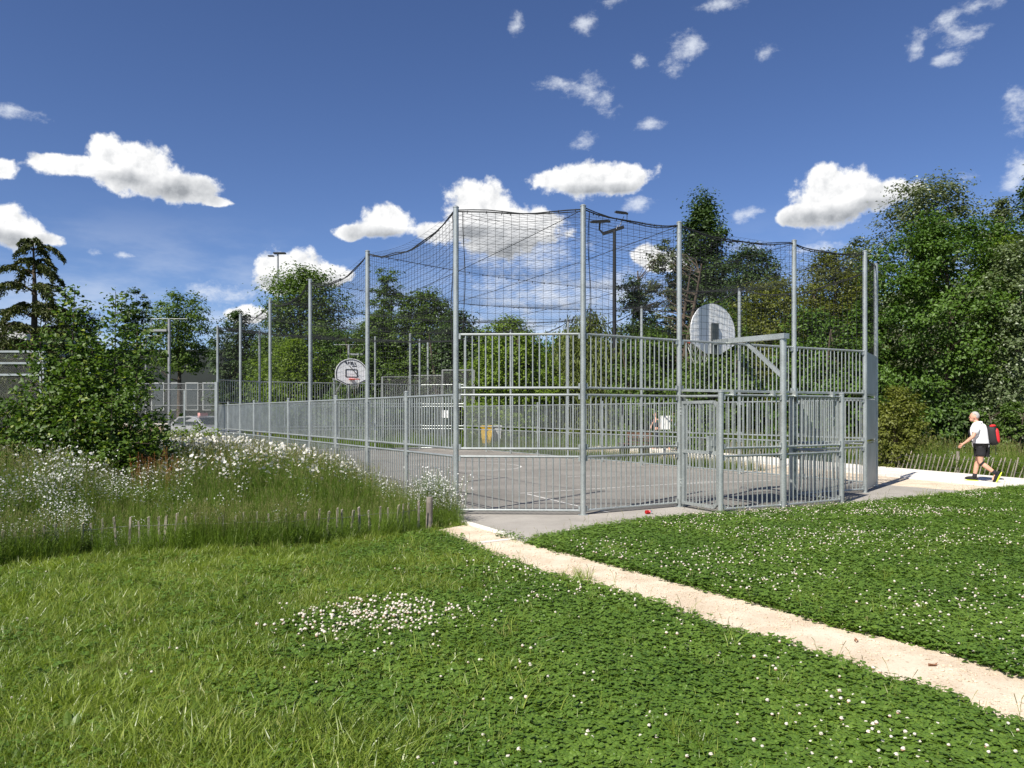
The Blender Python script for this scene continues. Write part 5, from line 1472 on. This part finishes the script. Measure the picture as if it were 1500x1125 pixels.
def wheelie(label, px, Y, m):
    p = at(px, Y); r_ = thing('litter_bin', label, 'bin', p, 0, 'bins beside the far court')
    mb = MB()
    vs = [(x * w, y * w, z) for z, w in ((0.05, 0.20), (0.95, 0.26)) for x, y in ((-1, -1), (1, -1), (1, 1), (-1, 1))]
    mb.add(vs, [(3, 2, 1, 0), (4, 5, 6, 7), (0, 1, 5, 4), (1, 2, 6, 5), (2, 3, 7, 6), (3, 0, 4, 7)]); mb.build('body', m, r_)
    mb = MB(); mb.box((0, 0, 1.0), (0.58, 0.6, 0.07)); mb.box((0, 0.3, 1.02), (0.5, 0.06, 0.06)); mb.build('lid', m, r_)
    for s in (-1, 1):
        mb = MB(); mb.tube([(s * 0.2, 0.22, 0.09), (s * 0.25, 0.22, 0.09)], 0.09, 12); mb.build('wheel', M_MAST, r_, 50)
wheelie('yellow litter bin seen through the bars', 713, 37.0, M_YEL)
wheelie('pale grey bin right of the yellow one', 727, 37.6, M_GREYP)
# wooden bench seat behind the right fence
bp = at(928, 29.8); bench = thing('park_bench', 'brown slatted bench behind the right side fence', 'bench', bp, R(-60))
M_BEN = mat('brown_bench_wood', (0.10, 0.055, 0.035), 0.7, var=0.25, vscale=4)
for k in range(3):
    mb = MB(); mb.box((0, -0.12 + 0.13 * k, 0.45), (1.5, 0.10, 0.035)); mb.build('seat_slat', M_BEN, bench)
for k in range(3):
    mb = MB(); mb.box((0, 0.24 + 0.02 * k, 0.58 + 0.13 * k), (1.5, 0.03, 0.10)); mb.build('back_slat', M_BEN, bench)
for s in (-0.6, 0.6):
    mb = MB(); mb.box((s, 0.0, 0.22), (0.06, 0.4, 0.44)); mb.beam((s, 0.22, 0.0), (s, 0.30, 0.95), 0.05, 0.05, up=Vector((1, 0, 0))); mb.build('leg', M_MAST, bench)
# crushed drinks can on the pad
cp = gp(950, 753); can = thing('drinks_can', 'crushed red drinks can lying on the pad in front of the gate', 'can', Vector((cp.x, cp.y, 0.033)), 0.4)
mb = MB(); pts = [(-0.058, 0, 0), (-0.05, 0, 0), (-0.02, 0, 0.004), (0.0, 0, -0.006), (0.02, 0, 0.003), (0.05, 0, 0), (0.058, 0, 0)]
mb.tube(pts[:5], [0.024, 0.033, 0.031, 0.025, 0.030], 14); mb.build('body', mat('red_can', (0.55, 0.02, 0.02), 0.3, 0.5), can, 40)
mb = MB(); mb.tube(pts[4:], [0.0302, 0.033, 0.025], 14); mb.build('end', mat('bare_aluminium', (0.75, 0.75, 0.75), 0.3, 0.9), can, 40)
# dead leaves on the path
for k, (px, py, rz, lab) in enumerate(((1366, 977, 0.3, 'dry brown leaf on the path near its right end'), (1254, 941, 1.2, 'dry reddish leaf on the path, farther along'))):
    g_ = gp(px, py); mb = MB(); nv = 8
    vs = [Vector((0.036 * math.cos(t), 0.016 * math.sin(t), 0.008 * math.cos(3 * t) + 0.012)) for t in [6.283 * i / nv for i in range(nv)]]
    mb.add(vs + [Vector((0, 0, 0.0))], [(i, (i + 1) % nv, nv) for i in range(nv)]); mb.tube([(0.033, 0, 0.012), (0.055, 0.01, 0.018)], 0.0015, 4)
    q = mb.build('dry_leaf', mat('dry_leaf', (0.22, 0.10, 0.05), 0.8)); q.location = (g_.x, g_.y, 0.006); q.rotation_euler = (0, 0, rz); tag(q, lab, 'leaf', 'fallen leaves')
# pebbles loose on the path, too many to count
rq = np.random.RandomState(9); peb = []
while len(peb) < 2600:
    i = rq.randint(len(PATH_UP) - 1); a = PATH_UP[i].lerp(PATH_UP[i + 1], rq.rand()); j = min(len(PATH_LO) - 2, i + 1); b = PATH_LO[j].lerp(PATH_LO[j + 1], rq.rand()); q = a.lerp(b, rq.rand())
    peb.append((q.x, q.y, 0.006, rq.rand() * 6.28, 0, 0.5 + rq.rand() ** 3 * 1.6))
peb_v = []
for k in range(4):
    m = PB(); m.ball(Vector((0, 0, 0.002)), 0.007, 0, random.Random(k), 0.6); peb_v.append(m.mesh('pebble', M_SAND))
scatter('path_pebbles', peb, src_col('pebble', peb_v), 'small loose stones on the sandy path')

# ------------------------------------------------------------------ buildings and a parked car, far left
M_CLAD = mat('dark_green_cladding', (0.012, 0.018, 0.016), 0.6, var=0.2, vscale=1)
M_GLASS = mat('dark_window_glass', (0.03, 0.04, 0.045), 0.08, 0.0, spec=0.8)
M_FRAME = mat('pale_window_frame', (0.40, 0.42, 0.42), 0.5)
M_PALEW = mat('pale_grey_render', (0.42, 0.42, 0.42), 0.8, var=0.06, vscale=0.6)
c_ = at(250, 72); bd = thing('sports_hall', 'low dark flat-roofed building behind the mesh fence', 'building', c_)
hw = at(0, 72, 516).z
mb = MB(); mb.box((-1.0, 6, hw / 2), (12.0, 12, hw)); mb.build('wall', M_CLAD, bd)
mb = MB(); mb.box((-1.0, 6, hw + 0.12), (12.4, 12.4, 0.25)); mb.build('roof', M_CLAD, bd)
for k in range(6):
    x = -4.4 + 1.6 * k
    mb = MB(); mb.box((x, -0.02, 3.2), (1.2, 0.08, 2.6)); w_ = mb.build('window', M_FRAME, bd)
    mb = MB(); mb.box((x, -0.07, 3.2), (1.02, 0.04, 2.4)); mb.build('pane', M_GLASS, w_)
c_ = at(-60, 64); b2_ = thing('pale_building', 'pale grey building with sloping roof edge behind the cedar', 'building', c_)
mb = MB(); z0, z1 = at(0, 64, 458).z, at(0, 64, 480).z
vs = [(-8, 0, -0.2), (5.6, 0, -0.2), (5.6, 9, -0.2), (-8, 9, -0.2), (-8, 0, z0 + 0.5), (5.6, 0, z1), (5.6, 9, z1), (-8, 9, z0 + 0.5)]
mb.add(vs, [(3, 2, 1, 0), (4, 5, 6, 7), (0, 1, 5, 4), (1, 2, 6, 5), (2, 3, 7, 6), (3, 0, 4, 7)]); mb.build('wall', M_PALEW, b2_)
mb = MB(); mb.beam((-8.3, 4.5, z0 + 0.7), (5.9, 4.5, z1 + 0.14), 9.6, 0.22); mb.build('roof', mat('grey_metal_roof', (0.16, 0.17, 0.18), 0.5), b2_)
for k in range(3):
    mb = MB(); mb.box((-4.5 + 3.4 * k, -0.03, 3.0), (1.6, 0.06, 1.4)); w_ = mb.build('window', M_FRAME, b2_)
    mb = MB(); mb.box((-4.5 + 3.4 * k, -0.07, 3.0), (1.4, 0.04, 1.2)); mb.build('pane', M_GLASS, w_)
# car
cpos = at(299, 41); car = thing('parked_car', 'grey car with pale roof parked behind the chain-link fence', 'car', cpos, R(152))
M_PAINT = mat('silver_grey_paint', (0.40, 0.41, 0.43), 0.3, 0.3, var=0.03, coat=0.6); M_TYRE = mat('tyre_rubber', (0.02, 0.02, 0.02), 0.85)
prof = [(-2.05, 0.35), (-2.08, 0.62), (-1.95, 0.80), (-1.15, 0.95), (-0.95, 0.97), (-0.30, 1.42), (0.25, 1.50), (1.10, 1.46), (1.75, 1.05), (2.02, 0.95), (2.08, 0.55), (2.0, 0.35)]
mb = MB(); n = len(prof); rings = []
for y, ins, cut in ((-0.86, 0.0, 0), (-0.80, 0, 1), (0.80, 0, 1), (0.86, 0, 0)):
    rings.append([Vector((x, y * (0.86 if z > 1.0 else 1.0), z)) for x, z in prof])
vs = [p for rg in rings for p in rg]
fs = [(a * n + i, a * n + (i + 1) % n, (a + 1) * n + (i + 1) % n, (a + 1) * n + i) for a in range(3) for i in range(n)] + [tuple(range(n - 1, -1, -1)), tuple(3 * n + i for i in range(n))]
mb.add(vs, fs); mb.build('body', M_PAINT, car)
for s in (-1, 1):
    mb = MB(); q = [(-0.80, 1.0), (-0.28, 1.36), (0.22, 1.43), (1.02, 1.39), (1.50, 1.05)]; k = len(q)
    mb.add([Vector((x, s * (0.868 if z <= 1.0 else 0.765), z)) for x, z in q] + [Vector((x, s * 0.70, z)) for x, z in q], [tuple(range(k)), tuple(range(2 * k - 1, k - 1, -1))] + [(i, (i + 1) % k, k + (i + 1) % k, k + i) for i in range(k)]); mb.build('side_window', M_GLASS, car)
mb = MB(); mb.add([(-0.95, -0.72, 0.985), (-0.95, 0.72, 0.985), (-0.33, 0.64, 1.425), (-0.33, -0.64, 1.425)], [(0, 1, 2, 3)]); mb.build('windscreen', M_GLASS, car)
mb = MB(); mb.add([(1.14, -0.64, 1.465), (1.14, 0.64, 1.465), (1.72, 0.72, 1.085), (1.72, -0.72, 1.085)], [(0, 1, 2, 3)]); mb.build('rear_window', M_GLASS, car)
for s in (-1, 1):
    mb = MB(); mb.box((-2.0, s * 0.62, 0.70), (0.16, 0.36, 0.15)); mb.build('headlight', M_SIGNW, car)
    mb = MB(); mb.box((-0.72, s * 0.98, 1.03), (0.12, 0.2, 0.14)); mb.build('mirror', M_PAINT, car)
    for x in (-1.3, 1.3):
        mb = MB(); mb.tube([(x, s * 0.68, 0.32), (x, s * 0.88, 0.32)], 0.32, 18); wh = mb.build('wheel', M_TYRE, car, 50)
        mb = MB(); mb.tube([(x, s * 0.86, 0.32), (x, s * 0.892, 0.32)], 0.20, 14); mb.build('rim', M_ALU, wh, 50)
mb = MB(); mb.box((0.1, 0, 1.58), (0.18, 0.5, 0.16)); mb.build('roof_sign', mat('pink_roof_sign', (0.62, 0.30, 0.28), 0.4), car)
mb = MB(); mb.box((-2.075, 0, 0.5), (0.05, 0.7, 0.14)); mb.build('grille', M_MAST, car)
wl = thing('low_wall', 'low tan wall behind the parked car', 'wall', at(250, 50))
mb = MB(); mb.box((0, 0, 0.45), (16, 0.3, 0.9)); mb.build('masonry', mat('tan_render', (0.42, 0.31, 0.24), 0.9), wl)
mb = MB(); mb.box((0, 0, 0.945), (16, 0.4, 0.09)); mb.build('coping', M_CONC, wl)
# ------------------------------------------------------------------ people
M_SKIN = mat('sunburnt_skin', (0.56, 0.30, 0.21), 0.55, var=0.10, vscale=12)
M_HAIRW = mat('white_hair', (0.36, 0.345, 0.33), 0.8, var=0.15, vscale=60, bump=0.5, bscale=120)
M_HAIRB = mat('brown_hair', (0.10, 0.055, 0.03), 0.8, var=0.2, vscale=60)
M_SHIRT = mat('white_cotton', (0.78, 0.78, 0.80), 0.85, var=0.04, vscale=10, bump=0.3, bscale=14)
M_SHORT = mat('black_shorts', (0.012, 0.012, 0.015), 0.85, var=0.2)
M_NEON = mat('neon_yellow_sole', (0.62, 0.80, 0.05), 0.5)
M_PACKB = mat('black_pack_nylon', (0.014, 0.014, 0.016), 0.7, var=0.2)
M_PACKR = mat('red_pack_nylon', (0.62, 0.02, 0.025), 0.6, var=0.1)
M_BLUE = mat('pale_blue_cotton', (0.36, 0.46, 0.62), 0.85, var=0.1)
M_DARKC = mat('dark_cotton', (0.03, 0.035, 0.05), 0.85, var=0.1)
def skinned(name, chains, mats_, parent, levels=2):
    """connected chains of (point, radius) -> one smooth continuous mesh"""
    verts, edges, rad, key = [], [], [], {}
    def vid(p, r):
        k = tuple(round(c, 4) for c in p)
        if k not in key: key[k] = len(verts); verts.append(p); rad.append(r)
        return key[k]
    for ch in chains:
        ids = [vid(p, r) for p, r in ch]
        edges += list(zip(ids, ids[1:]))
    me = bpy.data.meshes.new(name + '_cage'); me.from_pydata(verts, edges, [])
    ob = bpy.data.objects.new(name + '_cage', me); COL.objects.link(ob)
    md = ob.modifiers.new('skin', 'SKIN'); md.use_smooth_shade = True; md.branch_smoothing = 0.6
    for i, sv in enumerate(me.skin_vertices[0].data):
        r = rad[i]; sv.radius = r if isinstance(r, tuple) else (r, r); sv.use_root = (i == 0)
    sd = ob.modifiers.new('sub', 'SUBSURF'); sd.levels = levels; sd.render_levels = levels
    dg = bpy.context.evaluated_depsgraph_get(); dg.update()
    new = bpy.data.meshes.new_from_object(ob.evaluated_get(dg)); new.name = name
    bpy.data.objects.remove(ob); bpy.data.meshes.remove(me)
    new.materials.clear()
    for m in (mats_ if isinstance(mats_, (list, tuple)) else [mats_]): new.materials.append(m)
    new.polygons.foreach_set('use_smooth', [True] * len(new.polygons))
    return link_mesh(name, new, parent)
def ellipsoid(mb, c, r, nu=14, nv=9, rot=None, f=None, mi=0):
    vs, fs = [], []
    for j in range(nv + 1):
        a = math.pi * j / nv
        for i in range(nu):
            b = 2 * math.pi * i / nu; d = Vector((math.sin(a) * math.cos(b), math.sin(a) * math.sin(b), math.cos(a))); k = f(d) if f else 1.0
            p = Vector((d.x * r[0] * k, d.y * r[1] * k, d.z * r[2] * k)); vs.append(Vector(c) + (rot @ p if rot is not None else p))
    for j in range(nv):
        for i in range(nu): fs.append((j * nu + i, (j + 1) * nu + i, (j + 1) * nu + (i + 1) % nu, j * nu + (i + 1) % nu))
    mb.add(vs, fs, mi)
def hand_chains(w, d, s=1.0, lat=Vector((0, 1, 0))):
    """palm and five curled fingers from wrist w along d"""
    d = d.normalized(); lat = (lat - d * lat.dot(d)).normalized(); dn = d.cross(lat)
    palm = w + d * 0.05 * s; ch = [[(w, 0.024 * s), (palm, (0.030 * s, 0.020 * s))]]
    for k, (o, l_) in enumerate(((-0.026, 0.060), (-0.009, 0.070), (0.009, 0.066), (0.025, 0.052))):
        b = palm + lat * o * s + d * 0.035 * s; ch.append([(palm, (0.030 * s, 0.020 * s)), (b, 0.0095 * s), (b + d * l_ * 0.5 * s + dn * 0.012 * s, 0.0085 * s), (b + d * l_ * 0.75 * s + dn * 0.035 * s, 0.0075 * s)])
    t = w + d * 0.035 * s + lat * 0.022 * s
    ch.append([(w, 0.024 * s), (t + lat * 0.012 * s, 0.011 * s), (t + lat * 0.026 * s + d * 0.035 * s + dn * 0.012 * s, 0.009 * s)])
    return ch

def walker():
    """x = walking direction, y = his left side; the camera sees his back and left side"""
    heading = Vector((-0.80, 0.60, 0)).normalized()
    base = gp(1438, 707); base.z = 0.03
    root = thing('person', 'grey-haired person in white shirt and black shorts walking on the slab walk', 'person', base, math.atan2(heading.y, heading.x))
    v = Vector
    hip, chest, neck = v((0.0, 0, 0.86)), v((0.06, 0, 1.22)), v((0.10, 0, 1.40))
    # planted forward right leg, trailing left leg lifted at the heel (left = camera side)
    hr, hl = v((0.0, -0.095, 0.82)), v((0.0, 0.095, 0.82))
    kr, ar = v((0.10, -0.10, 0.45)), v((0.16, -0.10, 0.085)); tr = v((0.30, -0.11, 0.03))
    kl, al = v((0.02, 0.10, 0.46)), v((-0.30, 0.10, 0.20)); tl = v((-0.23, 0.105, 0.04))
    sl, sr = v((0.07, 0.20, 1.34)), v((0.07, -0.20, 1.34))
    el, wl_ = v((0.14, 0.29, 1.07)), v((0.34, 0.30, 0.89)); er, wr = v((-0.06, -0.27, 1.06)), v((0.02, -0.30, 0.82))
    head = v((0.15, 0, 1.53))
    ch = [[(hip, (0.15, 0.13)), (chest, (0.165, 0.14)), (neck, 0.062), (head - v((0.01, 0, 0.05)), 0.062)],
          [(hip, (0.15, 0.13)), (hr, 0.088), (hr.lerp(kr, 0.5), 0.080), (kr, 0.057), (kr.lerp(ar, 0.35), 0.060), (ar, 0.037), (tr, 0.034)],
          [(hip, (0.15, 0.13)), (hl, 0.088), (hl.lerp(kl, 0.5), 0.080), (kl, 0.057), (kl.lerp(al, 0.35), 0.060), (al, 0.037), (tl, 0.034)],
          [(chest, (0.165, 0.14)), (sl, 0.050), (sl.lerp(el, 0.5), 0.046), (el, 0.042), (el.lerp(wl_, 0.4), 0.040), (wl_, 0.026)],
          [(chest, (0.165, 0.14)), (sr, 0.050), (sr.lerp(er, 0.5), 0.046), (er, 0.042), (er.lerp(wr, 0.4), 0.040), (wr, 0.026)]]
    ch += hand_chains(wl_, wl_ - el, 1.05, v((0, 0, 1))) + hand_chains(wr, wr - er, 1.05, v((1, 0, 0)))
    body = skinned('body', ch, M_SKIN, root)
    # head: skull, jaw, nose, ears, joined to the body mesh
    mb = MB(); ellipsoid(mb, head, (0.098, 0.075, 0.115), 18, 12, None, lambda d: 1 - 0.10 * max(0, -d.z) * (0.4 + abs(d.y)) + 0.04 * max(0, -d.x) * max(0, d.z))
    ellipsoid(mb, head + v((0.045, 0, -0.065)), (0.055, 0.052, 0.05), 12, 8)
    mb.add([head + v((0.092, -0.013, -0.035)), head + v((0.092, 0.013, -0.035)), head + v((0.122, 0, -0.032)), head + v((0.094, 0, 0.018))], [(0, 1, 2), (0, 2, 3), (1, 3, 2), (0, 3, 1)])
    for s in (-1, 1): ellipsoid(mb, head + v((-0.005, s * 0.077, -0.012)), (0.020, 0.010, 0.030), 8, 6)
    mb.beam(head + v((0.088, -0.022, -0.062)), head + v((0.088, 0.022, -0.062)), 0.012, 0.008)
    hm = mb.mesh('headtmp', M_SKIN, 180); bm = bmesh.new(); bm.from_mesh(body.data); bm.from_mesh(hm); bm.to_mesh(body.data); bm.free()
    mb = MB()
    for s in (-1, 1): ellipsoid(mb, head + v((0.086, s * 0.032, 0.0)), (0.010, 0.015, 0.008), 8, 6)
    mb.build('eyes', M_MAST, root, 180, kind='stuff')
    mb = MB(); ellipsoid(mb, head + v((-0.012, 0, 0.022)), (0.098, 0.080, 0.104), 28, 20, None, lambda d: ((1.0 + 0.05 * math.sin(17 * d.x + 9 * d.z) * math.sin(15 * d.y)) if (d.z > 0.30 + 0.55 * d.x or d.x < -0.30) and d.z > -0.55 else 0.72)); mb.build('hair', M_HAIRW, root, 180)
    # clothes
    cx = v((0, 0, 0))
    sh = [[(v((0.0, 0, 0.72)), (0.205, 0.225)), (v((0.02, 0, 0.92)), (0.205, 0.225)), (v((0.055, 0, 1.20)), (0.200, 0.225)), (v((0.075, 0, 1.34)), (0.160, 0.215)), (v((0.095, 0, 1.425)), (0.085, 0.09))]]
    skinned('shirt', sh + [[(v((0.055, 0, 1.20)), (0.200, 0.225)), (sl + v((0, -0.02, -0.01)), 0.135), (sl.lerp(el, 0.5), 0.085), (sl.lerp(el, 0.78), 0.078)], [(v((0.055, 0, 1.20)), (0.200, 0.225)), (sr + v((0, 0.02, -0.01)), 0.135), (sr.lerp(er, 0.5), 0.085), (sr.lerp(er, 0.78), 0.078)]], M_SHIRT, root)
    skinned('shorts', [[(v((0, 0, 0.83)), (0.155, 0.185)), (hr + v((0, 0.005, -0.04)), 0.115), (hr.lerp(kr, 0.45), 0.112), (hr.lerp(kr, 0.66), 0.112)], [(v((0, 0, 0.83)), (0.155, 0.185)), (hl + v((0, -0.005, -0.04)), 0.115), (hl.lerp(kl, 0.45), 0.112), (hl.lerp(kl, 0.66), 0.112)]], M_SHORT, root)
    mb = MB(); q = kl.lerp(al, 0.12); dd = (al - kl).normalized(); mb.tube([q - dd * 0.022, q + dd * 0.022], 0.066, 14, cap=False); mb.build('knee_strap', M_SHORT, root, 60)
    for an, to, nm in ((ar, tr, 'r'), (al, tl, 'l')):
        d = (to - an); fwd = v((d.x, d.y, 0)).normalized() if nm == 'r' else v((0.40, 0, -0.92)).normalized()
        up = v((0, 0, 1)) if nm == 'r' else v((0.92, 0, 0.40)); lt = up.cross(fwd).normalized(); M3 = Matrix((fwd, lt, up)).transposed()
        c = an + fwd * 0.06 - up * 0.035
        mb = MB(); ellipsoid(mb, c, (0.150, 0.052, 0.058), 14, 8, M3, lambda d_: 1.0 if d_.z > -0.2 else 0.85); mb.tube([an - up * 0.02, an + (kr - ar if nm == 'r' else kl - al).normalized() * 0.09], [0.052, 0.046], 12); sh_ = mb.build('shoe', M_SHORT, root, 180)
        mb = MB(); ellipsoid(mb, c - up * 0.048, (0.158, 0.056, 0.020), 14, 6, M3); mb.build('sole', M_NEON, sh_, 180)
    # rucksack carried on his back: a thing of its own
    bp_ = root.matrix_basis @ v((-0.27, -0.02, 0.92)) if False else base + Matrix.Rotation(math.atan2(heading.y, heading.x), 3, 'Z') @ v((-0.25, -0.06, 0.88))
    pack = thing('backpack', 'black and red rucksack on the back of the walking person', 'backpack', bp_, math.atan2(heading.y, heading.x))
    pack.rotation_euler = (0, R(8), math.atan2(heading.y, heading.x))
    mb = MB(); ellipsoid(mb, (-0.0, 0, 0.22), (0.12, 0.155, 0.27), 18, 12, None, lambda d: 1 / max(abs(d.x) ** 4 + abs(d.y) ** 4 + abs(d.z) ** 4, 1e-3) ** 0.25 * 0.88); mb.build('bag', M_PACKB, pack, 180)
    mb = MB(); ellipsoid(mb, (-0.095, 0.03, 0.20), (0.045, 0.10, 0.19), 14, 10, None, lambda d: 1 / max(abs(d.x) ** 4 + abs(d.y) ** 4 + abs(d.z) ** 4, 1e-3) ** 0.25 * 0.88); mb.build('front_pocket', M_PACKR, pack, 180)
    mb = MB(); ellipsoid(mb, (-0.03, 0.05, 0.435), (0.07, 0.09, 0.035), 12, 8); mb.build('lid', M_PACKR, pack, 180)
    mb = MB(); mb.tube([(0.0, 0.0, 0.49), (0.03, 0.0, 0.535), (0.06, 0.0, 0.49)], 0.010, 6); mb.build('carry_loop', M_PACKB, pack, 60)
    for s in (-1, 1):
        mb = MB(); mb.tube([(0.10, s * 0.10, 0.44), (0.22, s * 0.13, 0.53), (0.36, s * 0.145, 0.50), (0.46, s * 0.14, 0.36), (0.44, s * 0.16, 0.14), (0.28, s * 0.21, 0.02), (0.08, s * 0.16, 0.02)], 0.018, 6); mb.build('shoulder_strap', M_PACKB, pack, 60)
        mb = MB(); mb.tube([(-0.02, s * 0.12, -0.03), (0.0, s * 0.13, -0.20 - 0.05 * s)], 0.006, 5); mb.build('loose_strap', M_PACKB, pack)
walker()
def stroller(label, px, Y, heading, shirt, hairm, h=1.68):
    p = at(px, Y); p.z = 0.0; s = h / 1.70
    root = thing('person', label, 'person', p, math.atan2(heading.y, heading.x), 'strollers beyond the court'); v = lambda t: Vector(t) * s
    hip, ch_, nk, hd = v((0, 0, 0.92)), v((0, 0, 1.26)), v((0.02, 0, 1.45)), v((0.04, 0, 1.59))
    C_ = [[(hip, (0.12 * s, 0.14 * s)), (ch_, (0.12 * s, 0.16 * s)), (nk, 0.05 * s), (hd - v((0, 0, 0.06)), 0.05 * s)]]
    for q in (-1, 1):
        C_.append([(hip, (0.12 * s, 0.14 * s)), (v((0, q * 0.09, 0.86)), 0.085 * s), (v((0.10 * q, q * 0.09, 0.48)), 0.055 * s), (v((0.14 * q - 0.03, q * 0.09, 0.08)), 0.036 * s), (v((0.14 * q + 0.12, q * 0.095, 0.035)), 0.032 * s)])
        w = v((-0.10 * q + 0.06, q * 0.27, 0.90)); e = v((-0.08 * q, q * 0.26, 1.12))
        C_.append([(ch_, (0.12 * s, 0.16 * s)), (v((0, q * 0.18, 1.38)), 0.055 * s), (e, 0.04 * s), (w, 0.025 * s)]); C_ += hand_chains(w, w - e, s, Vector((1, 0, 0)))
    body = skinned('body', C_, M_SKIN, root, 1)
    mb = MB(); ellipsoid(mb, hd, (0.092 * s, 0.072 * s, 0.112 * s)); mb.add([hd + v((0.085, -0.012, -0.03)), hd + v((0.085, 0.012, -0.03)), hd + v((0.112, 0, -0.028)), hd + v((0.09, 0, 0.015))], [(0, 1, 2), (0, 2, 3), (1, 3, 2)])
    hm = mb.mesh('headtmp', M_SKIN, 180); bm = bmesh.new(); bm.from_mesh(body.data); bm.from_mesh(hm); bm.to_mesh(body.data); bm.free()
    mb = MB(); ellipsoid(mb, hd + v((-0.015, 0, 0.02)), (0.096 * s, 0.08 * s, 0.106 * s), 14, 10, None, lambda d: 1 if d.z > 0.1 + 0.5 * d.x or d.x < -0.3 else 0.8); mb.build('hair', hairm, root, 180)
    skinned('shirt', [[(v((0, 0, 0.88)), (0.135 * s, 0.16 * s)), (v((0, 0, 1.15)), (0.135 * s, 0.17 * s)), (v((0.0, 0, 1.36)), (0.10 * s, 0.15 * s)), (v((0.02, 0, 1.44)), 0.06 * s)]] + [[(v((0, 0, 1.15)), (0.135 * s, 0.17 * s)), (v((0, q * 0.17, 1.36)), 0.075 * s), (v((-0.04 * q, q * 0.235, 1.22)), 0.066 * s)] for q in (-1, 1)], shirt, root, 1)
    skinned('trousers', [[(v((0, 0, 0.92)), (0.13 * s, 0.155 * s)), (v((0, q * 0.09, 0.82)), 0.10 * s), (v((0.10 * q, q * 0.09, 0.48)), 0.075 * s), (v((0.13 * q - 0.03, q * 0.09, 0.12)), 0.065 * s)] for q in (-1, 1)], M_DARKC, root, 1)
stroller('stroller in pale blue top behind the right fence, right of the white notice', 985, 34.0, Vector((0.2, -1, 0)), M_BLUE, M_HAIRB)
stroller('stroller in dark clothes behind the right fence, left of the white notice', 961, 35.0, Vector((-0.9, -0.3, 0)), M_DARKC, M_HAIRB)
